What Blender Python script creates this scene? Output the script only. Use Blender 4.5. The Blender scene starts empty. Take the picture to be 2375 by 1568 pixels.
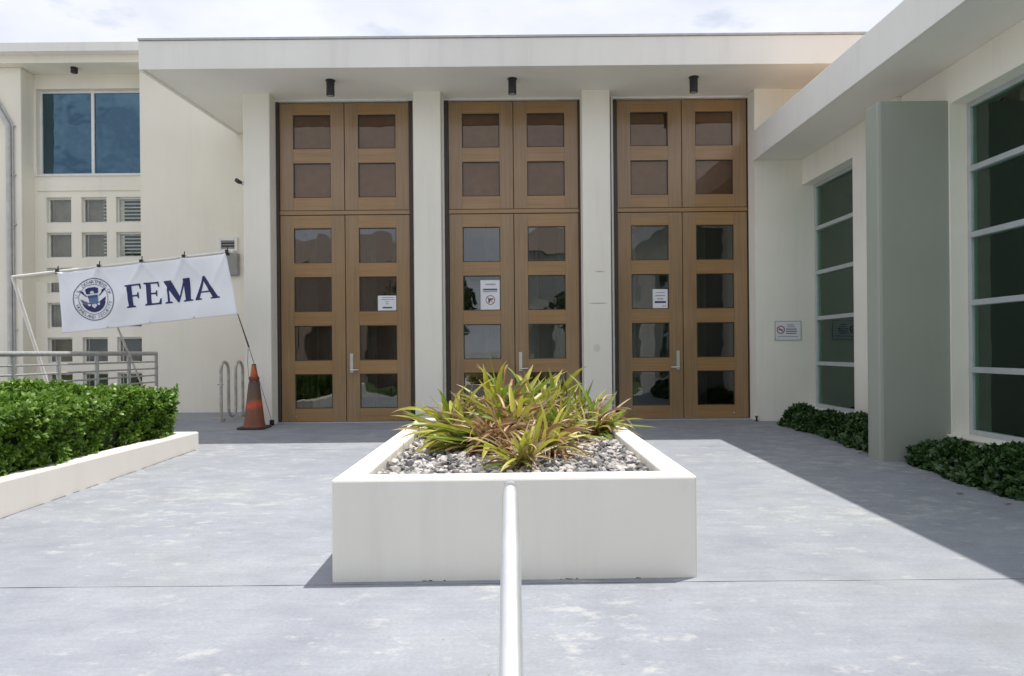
import bpy, bmesh, math, random
import numpy as np
from mathutils import Vector, Matrix, Euler

random.seed(7); np.random.seed(7)
SC = bpy.context.scene
COL = SC.collection

# ------------------------------------------------------------------ camera
F, U0, V0, ROLL = 1583.0, 1165.0, 812.0, 0.009      # focal length and level point of the photo, in px of a 2374-wide view
CAMZ = 1.17
cam_d = bpy.data.cameras.new("camera"); cam = bpy.data.objects.new("camera", cam_d); COL.objects.link(cam)
cam.location = (0, 0, CAMZ)
cam.rotation_euler = (Matrix.Rotation(math.radians(90), 3, 'X') @ Matrix.Rotation(-ROLL, 3, 'Z')).to_euler()
cam_d.sensor_width = 36; cam_d.lens = 36 * F / 2374
cam_d.shift_x = (1187 - U0) / 2374; cam_d.shift_y = (V0 - 784) / 2374
cam_d.clip_start = 0.05; cam_d.clip_end = 3000
SC.camera = cam

# ------------------------------------------------------------------ sun, sky, exposure
KX, KY = -0.25, -0.155                              # shadow offset per metre of height
sun_vec = Vector((-KX, -KY, 1)).normalized()
ELEV = math.asin(sun_vec.z); AZ = math.atan2(sun_vec.x, sun_vec.y)
sd = bpy.data.lights.new("sun", 'SUN'); sd.energy = 4.2; sd.angle = math.radians(0.6); sd.color = (1.0, 0.965, 0.90)
so = bpy.data.objects.new("sun", sd); COL.objects.link(so)
so.rotation_euler = (-sun_vec).to_track_quat('-Z', 'Y').to_euler(); so.location = (4, 10, 30)

world = bpy.data.worlds.new("World"); SC.world = world; world.use_nodes = True
wt = world.node_tree; wt.nodes.clear()
def wn(t, **k):
    n = wt.nodes.new(t)
    for a, b in k.items(): setattr(n, a, b)
    return n
wo = wn('ShaderNodeOutputWorld'); wb = wn('ShaderNodeBackground'); wb.inputs['Strength'].default_value = 0.10
sky = wn('ShaderNodeTexSky', sky_type='NISHITA', sun_disc=False, sun_elevation=ELEV, sun_rotation=AZ)
sky.air_density = 1.0; sky.dust_density = 1.5; sky.ozone_density = 1.0
tc = wn('ShaderNodeTexCoord'); mp = wn('ShaderNodeMapping'); mp.inputs['Scale'].default_value = (1.0, 1.0, 2.6)
mp.inputs['Location'].default_value = (0.35, 0.2, 0.1)
no = wn('ShaderNodeTexNoise'); no.inputs['Scale'].default_value = 3.2; no.inputs['Detail'].default_value = 7; no.inputs['Roughness'].default_value = 0.55
cr = wn('ShaderNodeValToRGB'); cr.color_ramp.elements[0].position = 0.33; cr.color_ramp.elements[1].position = 0.45
cr.color_ramp.elements[0].color = (0.35, 0.35, 0.35, 1); cr.color_ramp.elements[1].color = (1, 1, 1, 1)
no2 = wn('ShaderNodeTexNoise'); no2.inputs['Scale'].default_value = 6.0; no2.inputs['Detail'].default_value = 5
cr2 = wn('ShaderNodeValToRGB'); cr2.color_ramp.elements[0].color = (7.3, 7.6, 8.6, 1); cr2.color_ramp.elements[1].color = (8.4, 8.7, 9.5, 1)
cr2.color_ramp.elements[0].position = 0.35; cr2.color_ramp.elements[1].position = 0.62
mx = wn('ShaderNodeMix', data_type='RGBA')
L = wt.links.new
L(tc.outputs['Generated'], mp.inputs['Vector']); L(mp.outputs['Vector'], no.inputs['Vector']); L(mp.outputs['Vector'], no2.inputs['Vector'])
L(no.outputs['Fac'], cr.inputs['Fac']); L(no2.outputs['Fac'], cr2.inputs['Fac'])
L(cr.outputs['Color'], mx.inputs['Factor']); L(sky.outputs['Color'], mx.inputs['A']); L(cr2.outputs['Color'], mx.inputs['B'])
L(mx.outputs['Result'], wb.inputs['Color']); L(wb.outputs['Background'], wo.inputs['Surface'])

vs = SC.view_settings
vs.view_transform = 'Standard'; vs.look = 'None'; vs.exposure = 0.20; vs.gamma = 1.0; vs.use_curve_mapping = False
SC.cycles.max_bounces = 10; SC.cycles.diffuse_bounces = 5; SC.cycles.transparent_max_bounces = 12

# ------------------------------------------------------------------ photo pixel -> place
def lev(u, v):
    a, b = u - U0, v - V0
    return a - b * ROLL, a * ROLL + b
SLOPE, YD = 0.02, 11.307                            # the plaza falls 2 % away from the doors
def gz(y): return -SLOPE * (YD - y)
def at(u, v, y):
    a, b = lev(u, v); return Vector((a * y / F, y, CAMZ - b * y / F))
def onx(u, v, x):
    a, b = lev(u, v); y = x * F / a; return Vector((x, y, CAMZ - b * y / F))

# ------------------------------------------------------------------ materials
MATS = {}
def newmat(name):
    m = bpy.data.materials.new(name); m.use_nodes = True; nt = m.node_tree
    b = nt.nodes['Principled BSDF']; MATS[name] = m
    return m, nt, b
def N(nt, t, **k):
    n = nt.nodes.new(t)
    for a, b in k.items(): setattr(n, a, b)
    return n
def noise(nt, vec, scale, detail=4, rough=0.55):
    n = N(nt, 'ShaderNodeTexNoise'); n.inputs['Scale'].default_value = scale; n.inputs['Detail'].default_value = detail; n.inputs['Roughness'].default_value = rough
    if vec is not None: nt.links.new(vec, n.inputs['Vector'])
    return n.outputs['Fac']
def ramp(nt, fac, stops):
    r = N(nt, 'ShaderNodeValToRGB'); e = r.color_ramp.elements
    while len(e) < len(stops): e.new(0.5)
    for i, (p, c) in enumerate(stops):
        e[i].position = p; e[i].color = (c[0], c[1], c[2], 1) if hasattr(c, '__len__') else (c, c, c, 1)
    nt.links.new(fac, r.inputs['Fac']); return r.outputs['Color']
def mixc(nt, fac, a, b, mode='MIX'):
    m = N(nt, 'ShaderNodeMix', data_type='RGBA', blend_type=mode)
    for s, v in (('Factor', fac), ('A', a), ('B', b)):
        if hasattr(v, 'is_output'): nt.links.new(v, m.inputs[s])
        else: m.inputs[s].default_value = v if s == 'Factor' else (*v[:3], 1)
    return m.outputs['Result']
def coord(nt, scale=(1, 1, 1), kind='Object'):
    t = N(nt, 'ShaderNodeTexCoord'); m = N(nt, 'ShaderNodeMapping'); m.inputs['Scale'].default_value = scale
    nt.links.new(t.outputs[kind], m.inputs['Vector']); return m.outputs['Vector']
def gpos(nt, scale=(1, 1, 1)):
    t = N(nt, 'ShaderNodeNewGeometry'); m = N(nt, 'ShaderNodeMapping'); m.inputs['Scale'].default_value = scale
    nt.links.new(t.outputs['Position'], m.inputs['Vector']); return m.outputs['Vector']
def bump(nt, bs, h, strength=0.3, dist=0.01):
    b = N(nt, 'ShaderNodeBump'); b.inputs['Strength'].default_value = strength; b.inputs['Distance'].default_value = dist
    nt.links.new(h, b.inputs['Height']); nt.links.new(b.outputs['Normal'], bs.inputs['Normal'])

def plain(name, col, rough=0.5, metal=0.0, var=0.12, scale=8, spec=0.5):
    m, nt, b = newmat(name); v = gpos(nt)
    n = noise(nt, v, scale, 5)
    lo = [c * (1 - var) for c in col]; hi = [min(1, c * (1 + var)) for c in col]
    nt.links.new(ramp(nt, n, [(0.3, lo), (0.7, hi)]), b.inputs['Base Color'])
    b.inputs['Roughness'].default_value = rough; b.inputs['Metallic'].default_value = metal; b.inputs['Specular IOR Level'].default_value = spec
    return m

def stucco(name, col, streak=0.10, bumps=0.25):
    m, nt, b = newmat(name)
    big = noise(nt, gpos(nt), 0.55, 5); st = noise(nt, gpos(nt, (5, 5, 0.45)), 1.0, 6, 0.6); fine = noise(nt, gpos(nt), 90, 4, 0.6)
    spots = noise(nt, gpos(nt), 6.5, 3)
    c = ramp(nt, big, [(0.3, [x * 0.93 for x in col]), (0.7, [min(1, x * 1.04) for x in col])])
    dirt = ramp(nt, st, [(0.52, 0), (0.75, 1)])
    g = N(nt, 'ShaderNodeMath', operation='MULTIPLY'); nt.links.new(dirt, g.inputs[0]); g.inputs[1].default_value = streak
    c = mixc(nt, g.outputs[0], c, (col[0] * 0.62, col[1] * 0.62, col[2] * 0.58))
    sp = ramp(nt, spots, [(0.70, 0), (0.76, 1)])
    g2 = N(nt, 'ShaderNodeMath', operation='MULTIPLY'); nt.links.new(sp, g2.inputs[0]); g2.inputs[1].default_value = 0.10
    c = mixc(nt, g2.outputs[0], c, (col[0] * 0.7, col[1] * 0.7, col[2] * 0.68))
    nt.links.new(c, b.inputs['Base Color']); b.inputs['Roughness'].default_value = 0.85; b.inputs['Specular IOR Level'].default_value = 0.25
    bump(nt, b, fine, bumps, 0.004)
    return m

WHITE = stucco('white_stucco', (0.85, 0.82, 0.735), 0.17)
CREAM = stucco('cream_stucco', (0.82, 0.78, 0.67), 0.17)
FASC = stucco('fascia_paint', (0.82, 0.805, 0.765), 0.20)
SOFF = stucco('soffit_paint', (0.86, 0.835, 0.77), 0.05)
SLABM = stucco('grey_green_stucco', (0.34, 0.36, 0.315), 0.10)
PLANTM = stucco('planter_paint', (0.85, 0.825, 0.76), 0.16)
LOWM = stucco('low_wall_paint', (0.76, 0.72, 0.67), 0.14)

def column_stained():
    m = stucco('stained_column_paint', (0.85, 0.82, 0.735), 0.17); nt = m.node_tree; b = nt.nodes['Principled BSDF']
    src = b.inputs['Base Color'].links[0].from_socket
    geo = N(nt, 'ShaderNodeNewGeometry'); sep = N(nt, 'ShaderNodeSeparateXYZ'); nt.links.new(geo.outputs['Position'], sep.inputs[0])
    def M(op, a, bb):
        n = N(nt, 'ShaderNodeMath', operation=op)
        for i, v in enumerate((a, bb)):
            if hasattr(v, 'is_output'): nt.links.new(v, n.inputs[i])
            else: n.inputs[i].default_value = v
        return n.outputs[0]
    tot = None
    nz = noise(nt, gpos(nt), 14, 3)
    for (cx, cz, rx, rz, s) in ((1.575, 2.42, 0.10, 0.013, .8), (1.55, 1.91, 0.19, 0.013, .8), (1.52, 1.19, 0.075, 0.085, .30)):
        dx = M('DIVIDE', M('SUBTRACT', sep.outputs[0], cx), rx); dz = M('DIVIDE', M('SUBTRACT', sep.outputs[2], cz), rz)
        d = M('ADD', M('MULTIPLY', dx, dx), M('MULTIPLY', dz, dz))
        d = M('ADD', d, M('MULTIPLY', nz, 0.35))
        r = ramp(nt, d, [(0.45, s), (1.0, 0)])
        tot = r if tot is None else M('MAXIMUM', tot, r)
    nt.links.new(mixc(nt, tot, src, (0.36, 0.35, 0.33)), b.inputs['Base Color'])
    return m
COLST = column_stained()

def wood(name, scale, col=(0.250, 0.138, 0.050)):
    m, nt, b = newmat(name); v = gpos(nt, scale)
    n1 = noise(nt, v, 1.0, 6, 0.65); n2 = noise(nt, gpos(nt), 1.3, 3)
    c1 = ramp(nt, n1, [(0.25, [x * 0.78 for x in col]), (0.5, col), (0.8, [x * 1.22 for x in col])])
    c2 = ramp(nt, n2, [(0.3, (0.88, 0.86, 0.82)), (0.7, (1.05, 1.05, 1.08))])
    nt.links.new(mixc(nt, 1.0, c1, c2, 'MULTIPLY'), b.inputs['Base Color'])
    b.inputs['Roughness'].default_value = 0.28; b.inputs['Coat Weight'].default_value = 0.45; b.inputs['Coat Roughness'].default_value = 0.15
    bump(nt, b, n1, 0.12, 0.002)
    return m
WOODV = wood('door_wood_upright', (38, 38, 1.1), (0.290, 0.186, 0.092)); WOODH = wood('door_wood_level', (1.1, 38, 38), (0.322, 0.190, 0.079))

def glass(name, ior=1.7, tint=(0.6, 0.66, 0.64), wob=0.015, gcol=(1, 1, 1)):
    m, nt, b = newmat(name); nt.nodes.remove(b)
    out = nt.nodes['Material Output']
    fr = N(nt, 'ShaderNodeFresnel'); fr.inputs['IOR'].default_value = ior
    tr = N(nt, 'ShaderNodeBsdfTransparent'); tr.inputs['Color'].default_value = (*tint, 1)
    gl = N(nt, 'ShaderNodeBsdfGlossy'); gl.inputs['Roughness'].default_value = 0.015; gl.inputs['Color'].default_value = (*gcol, 1)
    n = noise(nt, gpos(nt), 1.6, 2); bp = N(nt, 'ShaderNodeBump'); bp.inputs['Strength'].default_value = wob; bp.inputs['Distance'].default_value = 0.3
    nt.links.new(n, bp.inputs['Height']); nt.links.new(bp.outputs['Normal'], gl.inputs['Normal'])
    mxs = N(nt, 'ShaderNodeMixShader')
    nt.links.new(fr.outputs[0], mxs.inputs[0]); nt.links.new(tr.outputs[0], mxs.inputs[1]); nt.links.new(gl.outputs[0], mxs.inputs[2])
    nt.links.new(mxs.outputs[0], out.inputs['Surface'])
    return m
GL_DOOR = glass('door_glass', 1.95, (0.55, 0.6, 0.58)); GL_SKY = glass('blue_window_glass', 2.7, (0.25, 0.38, 0.42), 0.03, (0.42, 0.70, 0.90))
GL_GREEN = glass('green_window_glass', 1.85, (0.74, 0.90, 0.80), 0.03, (0.78, 1.0, 0.88)); GL_SMALL = glass('small_window_glass', 1.45, (0.9, 0.92, 0.9))
GL_UP = glass('upper_door_glass', 1.6, (0.82, 0.72, 0.62), 0.015, (1, 0.94, 0.86))

ALU = plain('aluminium_frame', (0.50, 0.53, 0.55), 0.42, 0.35, 0.06)
WFRAME = plain('white_frame_paint', (0.74, 0.74, 0.71), 0.55, 0, 0.05)
BRONZE = plain('dark_bronze_frame', (0.055, 0.042, 0.032), 0.45, 0.2)
STEEL = plain('galvanised_steel', (0.42, 0.42, 0.41), 0.38, 0.25, 0.15, 20)
SATIN = plain('satin_nickel', (0.62, 0.62, 0.60), 0.33, 0.7, 0.05)
POLISH = plain('handrail_aluminium', (0.74, 0.75, 0.77), 0.32, 0.60, 0.07, 9)
BLACK = plain('black_enamel', (0.018, 0.018, 0.02), 0.45, 0, 0.2)
DARKP = plain('drip_edge_grey', (0.46, 0.46, 0.47), 0.5, 0.1)
PIPE = plain('downpipe_paint', (0.52, 0.52, 0.49), 0.5, 0.1, 0.1)
GREYBOX = plain('grey_box_paint', (0.27, 0.27, 0.255), 0.55)
INTER = plain('interior_dark', (0.07, 0.072, 0.068), 0.8)
INTBR = plain('interior_brown_blind', (0.31, 0.235, 0.18), 0.8)
CURT = plain('white_curtain', (0.62, 0.62, 0.60), 0.8)
GREYC = plain('grey_curtain', (0.40, 0.355, 0.30), 0.85)
BLIND = plain('blind_slat', (0.86, 0.90, 0.90), 0.5)
PVC = plain('white_plastic_pipe', (0.76, 0.74, 0.68), 0.45, 0, 0.06)
PAPER = plain('paper_white', (0.74, 0.75, 0.78), 0.7, 0, 0.04)
INKG = plain('grey_print', (0.34, 0.35, 0.40), 0.8); INKD = plain('dark_print', (0.10, 0.10, 0.15), 0.8); INKR = plain('red_print', (0.30, 0.06, 0.09), 0.8)
NAVY = plain('navy_print', (0.014, 0.020, 0.105), 0.55, 0, 0.15); SEALG = plain('seal_grey_print', (0.12, 0.14, 0.21), 0.6)
SEALB = plain('seal_blue_print', (0.05, 0.09, 0.24), 0.6); SEALT = plain('seal_teal_print', (0.10, 0.19, 0.32), 0.6); SEALW = plain('seal_white_print', (0.66, 0.69, 0.78), 0.6, 0, 0.03)
SOIL = plain('bed_soil', (0.075, 0.055, 0.038), 0.95, 0, 0.4, 25)
LAWN = plain('lawn_green', (0.06, 0.10, 0.025), 0.9, 0, 0.3, 6)
TRUNK = plain('grey_bark', (0.16, 0.13, 0.10), 0.9, 0, 0.3, 12)
ROPE = plain('black_cord', (0.025, 0.025, 0.03), 0.7)
TARP = plain('cream_tarp', (0.66, 0.62, 0.50), 0.6)
TERRA = plain('house_pink_plaster', (0.48, 0.36, 0.30), 0.85); ROOFT = plain('clay_roof', (0.26, 0.20, 0.17), 0.8, 0, 0.2, 15)
HOUSEW = plain('house_white_plaster', (0.66, 0.65, 0.62), 0.85); ASPH = plain('asphalt', (0.06, 0.06, 0.063), 0.9, 0, 0.2, 40)

def vinyl():
    m, nt, b = newmat('banner_vinyl'); n = noise(nt, coord(nt), 1.5, 4)
    nt.links.new(ramp(nt, n, [(0.3, (0.81, 0.825, 0.89)), (0.7, (0.86, 0.87, 0.93))]), b.inputs['Base Color']); b.inputs['Roughness'].default_value = 0.5
    return m
VINYL = vinyl()

def plaza_mat():
    m, nt, b = newmat('grey_blue_plaza_paint')
    big = noise(nt, gpos(nt), 0.6, 5, 0.6); mid = noise(nt, gpos(nt, (1, 1.6, 1)), 2.6, 6, 0.62); wear = noise(nt, gpos(nt, (1.0, 1.7, 1)), 5.5, 9, 0.70)
    region = noise(nt, gpos(nt), 0.42, 3); fine = noise(nt, gpos(nt), 55, 5, 0.65); brush = noise(nt, gpos(nt, (1.2, 11, 1)), 2.2, 5, 0.6)
    c = ramp(nt, big, [(0.30, (0.270, 0.285, 0.322)), (0.52, (0.301, 0.315, 0.350)), (0.72, (0.325, 0.340, 0.345))])
    c = mixc(nt, 0.55, c, ramp(nt, mid, [(0.25, (0.70, 0.71, 0.74)), (0.75, (1.18, 1.18, 1.16))]), 'MULTIPLY')
    c = mixc(nt, 0.35, c, ramp(nt, brush, [(0.25, (0.82, 0.83, 0.85)), (0.75, (1.12, 1.12, 1.11))]), 'MULTIPLY')
    def M(op, a, bb):
        n = N(nt, 'ShaderNodeMath', operation=op)
        for i, v in enumerate((a, bb)):
            if hasattr(v, 'is_output'): nt.links.new(v, n.inputs[i])
            else: n.inputs[i].default_value = v
        return n.outputs[0]
    reg = ramp(nt, region, [(0.40, 0.0), (0.62, 1)])
    w = M('ADD', wear, M('MULTIPLY', reg, 0.10))
    w = ramp(nt, w, [(0.60, 0), (0.72, 0.62)])
    c = mixc(nt, w, c, (0.455, 0.455, 0.445))
    st = noise(nt, gpos(nt), 1.4, 4, 0.5); stf = ramp(nt, st, [(0.62, 0), (0.80, 0.55)])
    c = mixc(nt, stf, c, (0.20, 0.205, 0.195))
    vo = N(nt, 'ShaderNodeTexVoronoi', feature='DISTANCE_TO_EDGE'); vo.inputs['Scale'].default_value = 0.42
    wv = N(nt, 'ShaderNodeTexNoise'); wv.inputs['Scale'].default_value = 2.2; wv.inputs['Detail'].default_value = 6; nt.links.new(gpos(nt), wv.inputs['Vector'])
    av = N(nt, 'ShaderNodeMix', data_type='RGBA', blend_type='LINEAR_LIGHT'); av.inputs['Factor'].default_value = 0.22
    nt.links.new(gpos(nt), av.inputs['A']); nt.links.new(wv.outputs['Color'], av.inputs['B']); nt.links.new(av.outputs['Result'], vo.inputs['Vector'])
    crk = M('MULTIPLY', ramp(nt, vo.outputs['Distance'], [(0.0, 1), (0.0045, 0)]), ramp(nt, noise(nt, gpos(nt), 0.8, 3), [(0.55, 0), (0.68, 0.4)]))
    c = mixc(nt, crk, c, (0.12, 0.12, 0.12))
    c = mixc(nt, ramp(nt, noise(nt, gpos(nt), 26, 3, 0.5), [(0.71, 0), (0.76, 0.55)]), c, (0.16, 0.16, 0.155))
    scf = noise(nt, gpos(nt, (2.2, 0.7, 1)), 3.1, 8, 0.75)
    c = mixc(nt, ramp(nt, scf, [(0.58, 0), (0.74, 0.35)]), c, (0.215, 0.22, 0.225))
    c = mixc(nt, 0.5, c, ramp(nt, fine, [(0.3, (0.8, 0.8, 0.8)), (0.7, (1.15, 1.15, 1.15))]), 'MULTIPLY')
    nt.links.new(c, b.inputs['Base Color']); b.inputs['Roughness'].default_value = 0.72; b.inputs['Specular IOR Level'].default_value = 0.3
    bump(nt, b, fine, 0.25, 0.004)
    return m
PLAZA = plaza_mat()

def leaf_mat(name, stops, rough=0.35, trans=0.25):
    m, nt, b = newmat(name)
    a = N(nt, 'ShaderNodeAttribute'); a.attribute_name = 'rnd'
    c = ramp(nt, a.outputs['Fac'], stops); nt.links.new(c, b.inputs['Base Color']); b.inputs['Roughness'].default_value = rough
    t = N(nt, 'ShaderNodeBsdfTranslucent'); nt.links.new(c, t.inputs['Color'])
    mxs = N(nt, 'ShaderNodeMixShader'); mxs.inputs[0].default_value = trans
    out = nt.nodes['Material Output']
    nt.links.new(b.outputs[0], mxs.inputs[1]); nt.links.new(t.outputs[0], mxs.inputs[2]); nt.links.new(mxs.outputs[0], out.inputs['Surface'])
    return m
HEDGE = leaf_mat('hedge_leaf', [(0.0, (0.060, 0.135, 0.014)), (0.5, (0.125, 0.245, 0.028)), (0.85, (0.21, 0.345, 0.042)), (1.0, (0.32, 0.42, 0.08))], 0.42, 0.38)
HEDGED = leaf_mat('ground_cover_leaf', [(0.0, (0.020, 0.055, 0.014)), (0.6, (0.040, 0.095, 0.022)), (1.0, (0.075, 0.14, 0.035))], 0.38, 0.2)
TREEL = leaf_mat('tree_leaf', [(0.0, (0.03, 0.06, 0.015)), (1.0, (0.09, 0.14, 0.03))], 0.5, 0.2)

def strap_mat(name, base, mid, tip, trans=0.3):
    m, nt, b = newmat(name)
    a = N(nt, 'ShaderNodeAttribute'); a.attribute_name = 'along'
    n = noise(nt, coord(nt, (60, 4, 60)), 1.0, 4); n2 = noise(nt, coord(nt), 9, 3)
    oi = N(nt, 'ShaderNodeObjectInfo')
    c = ramp(nt, a.outputs['Fac'], [(0.0, base), (0.22, mid), (0.80, mid), (1.0, tip)])
    c = mixc(nt, 0.6, c, ramp(nt, n, [(0.3, (0.72, 0.72, 0.7)), (0.7, (1.2, 1.2, 1.1))]), 'MULTIPLY')
    c = mixc(nt, 0.8, c, ramp(nt, oi.outputs['Random'], [(0.0, (0.7, 0.78, 0.6)), (0.5, (1, 1, 1)), (1.0, (1.16, 1.1, 1.0))]), 'MULTIPLY')
    c = mixc(nt, ramp(nt, n2, [(0.62, 0), (0.72, 0.6)]), c, (0.30, 0.19, 0.09))
    nt.links.new(c, b.inputs['Base Color']); b.inputs['Roughness'].default_value = 0.42
    t = N(nt, 'ShaderNodeBsdfTranslucent'); nt.links.new(c, t.inputs['Color'])
    mxs = N(nt, 'ShaderNodeMixShader'); mxs.inputs[0].default_value = trans
    out = nt.nodes['Material Output']
    nt.links.new(b.outputs[0], mxs.inputs[1]); nt.links.new(t.outputs[0], mxs.inputs[2]); nt.links.new(mxs.outputs[0], out.inputs['Surface'])
    return m
ST_GREEN = strap_mat('strap_leaf_green', (0.26, 0.24, 0.07), (0.22, 0.31, 0.045), (0.34, 0.28, 0.10))
ST_YEL = strap_mat('strap_leaf_yellow', (0.36, 0.28, 0.09), (0.46, 0.45, 0.075), (0.48, 0.38, 0.18))
ST_TAN = strap_mat('strap_leaf_tan', (0.32, 0.19, 0.10), (0.54, 0.41, 0.25), (0.60, 0.50, 0.36), 0.2)
ST_BRN = strap_mat('strap_leaf_brown', (0.18, 0.095, 0.055), (0.40, 0.235, 0.130), (0.47, 0.34, 0.23), 0.15)

def rock_mat():
    m, nt, b = newmat('gravel_stone'); a = N(nt, 'ShaderNodeAttribute'); a.attribute_name = 'rnd'
    n = noise(nt, gpos(nt), 45, 4)
    c = ramp(nt, a.outputs['Fac'], [(0.0, (0.075, 0.075, 0.08)), (0.35, (0.20, 0.195, 0.195)), (0.65, (0.42, 0.39, 0.37)), (1.0, (0.66, 0.61, 0.57))])
    nt.links.new(mixc(nt, 0.6, c, ramp(nt, n, [(0.3, (0.65, 0.65, 0.65)), (0.7, (1.2, 1.2, 1.2))]), 'MULTIPLY'), b.inputs['Base Color'])
    b.inputs['Roughness'].default_value = 0.9
    return m
ROCK = rock_mat()
def cone_mat():
    m, nt, b = newmat('dirty_orange_plastic')
    geo = N(nt, 'ShaderNodeTexCoord'); sep = N(nt, 'ShaderNodeSeparateXYZ'); nt.links.new(geo.outputs['Object'], sep.inputs[0])
    n = noise(nt, coord(nt, (1, 1, 0.5)), 9, 6, 0.65)
    ad = N(nt, 'ShaderNodeMath', operation='MULTIPLY_ADD'); ad.inputs[1].default_value = 0.22; nt.links.new(n, ad.inputs[0]); nt.links.new(sep.outputs[2], ad.inputs[2])
    c = ramp(nt, ad.outputs[0], [(0.10, (0.23, 0.065, 0.030)), (0.40, (0.21, 0.075, 0.035)), (0.47, (0.62, 0.07, 0.03)), (0.52, (0.40, 0.08, 0.035)), (0.58, (0.13, 0.075, 0.045)), (0.85, (0.10, 0.06, 0.045)), (0.93, (0.52, 0.09, 0.03)), (1.0, (0.58, 0.14, 0.035))])
    n2 = noise(nt, coord(nt, (3, 3, 1)), 6, 6)
    nt.links.new(mixc(nt, ramp(nt, n2, [(0.5, 0), (0.7, 0.6)]), c, (0.10, 0.065, 0.045)), b.inputs['Base Color']); b.inputs['Roughness'].default_value = 0.55
    return m
CONE = cone_mat()

# ------------------------------------------------------------------ mesh helpers
def link(o, parent=None):
    COL.objects.link(o)
    if parent is not None: o.parent = parent
    return o
def root_of(o):
    v = Vector((0, 0, 0))
    while o is not None: v += o.location; o = o.parent
    return v
def tag(o, label=None, cat=None, group=None, kind=None):
    if label: o['label'] = label
    if cat: o['category'] = cat
    if group: o['group'] = group
    if kind: o['kind'] = kind
    return o
def thing(name, loc, label, cat, group=None):
    o = bpy.data.objects.new(name, None); o.empty_display_size = 0.2; o.location = loc; COL.objects.link(o)
    return tag(o, label, cat, group)
class MB:
    def __init__(s): s.v, s.f, s.m = [], [], []
    def add(s, vs, fs, mi=0):
        k = len(s.v); s.v += [tuple(p) for p in vs]; s.f += [tuple(i + k for i in f) for f in fs]; s.m += [mi] * len(fs); return s
    def box(s, x0, x1, y0, y1, z0, z1, mi=0):
        vs = [(x, y, z) for z in (z0, z1) for y in (y0, y1) for x in (x0, x1)]
        return s.add(vs, [(0, 2, 3, 1), (4, 5, 7, 6), (0, 1, 5, 4), (1, 3, 7, 5), (3, 2, 6, 7), (2, 0, 4, 6)], mi)
    def hexa(s, b, t, mi=0):                    # bottom ring, top ring, both counter-clockwise from above
        n = len(b); fs = [tuple(reversed(range(n))), tuple(range(n, 2 * n))] + [(i, (i + 1) % n, n + (i + 1) % n, n + i) for i in range(n)]
        return s.add(list(b) + list(t), fs, mi)
    def prism(s, pts, z0, z1, mi=0): return s.hexa([(x, y, z0) for x, y in pts], [(x, y, z1) for x, y in pts], mi)
    def tube(s, pts, r, n=10, mi=0, caps=True):
        pts = [Vector(p) for p in pts]; rr = r if hasattr(r, '__len__') else [r] * len(pts); k = len(s.v); rings = []
        up = None
        for i, p in enumerate(pts):
            d = (pts[min(i + 1, len(pts) - 1)] - pts[max(i - 1, 0)]).normalized()
            if up is None: up = Vector((0, 0, 1)) if abs(d.z) < 0.9 else Vector((1, 0, 0))
            a = d.cross(up)
            if a.length < 1e-4: a = d.cross(Vector((1, 0.1, 0)))
            a.normalize(); bb = a.cross(d).normalized(); up = bb
            for j in range(n):
                t = 2 * math.pi * j / n; s.v.append(tuple(p + (a * math.cos(t) + bb * math.sin(t)) * rr[i]))
        fs = []
        for i in range(len(pts) - 1):
            for j in range(n): fs.append((k + i * n + j, k + i * n + (j + 1) % n, k + (i + 1) * n + (j + 1) % n, k + (i + 1) * n + j))
        if caps: fs += [tuple(k + j for j in reversed(range(n))), tuple(k + (len(pts) - 1) * n + j for j in range(n))]
        s.f += fs; s.m += [mi] * len(fs); return s
    def lathe(s, c, prof, n=20, mi=0):
        k = len(s.v); c = Vector(c)
        for r, z in prof:
            for j in range(n): t = 2 * math.pi * j / n; s.v.append((c.x + r * math.cos(t), c.y + r * math.sin(t), c.z + z))
        for i in range(len(prof) - 1):
            for j in range(n): s.f.append((k + i * n + j, k + i * n + (j + 1) % n, k + (i + 1) * n + (j + 1) % n, k + (i + 1) * n + j)); s.m.append(mi)
        s.f += [tuple(k + j for j in reversed(range(n))), tuple(k + (len(prof) - 1) * n + j for j in range(n))]; s.m += [mi, mi]
        return s
    def build(s, name, mats, parent=None, smooth=False, bevel=0.0):
        off = root_of(parent) if parent is not None else Vector((0, 0, 0))
        me = bpy.data.meshes.new(name); me.from_pydata([tuple(Vector(p) - off) for p in s.v], [], s.f)
        for m in (mats if isinstance(mats, (list, tuple)) else [mats]): me.materials.append(m)
        me.polygons.foreach_set('material_index', s.m)
        if smooth:
            me.polygons.foreach_set('use_smooth', [True] * len(s.f))
            me.set_sharp_from_angle(angle=math.radians(40))
        me.update()
        o = link(bpy.data.objects.new(name, me), parent)
        if bevel:
            bv = o.modifiers.new('bevel', 'BEVEL'); bv.width = bevel; bv.segments = 2; bv.limit_method = 'ANGLE'; bv.angle_limit = math.radians(50)
        return o
def box(name, x0, x1, y0, y1, z0, z1, mat, parent=None, bevel=0.0): return MB().box(x0, x1, y0, y1, z0, z1).build(name, mat, parent, bevel=bevel)
def structure(o): o['kind'] = 'structure'; return o

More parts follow.
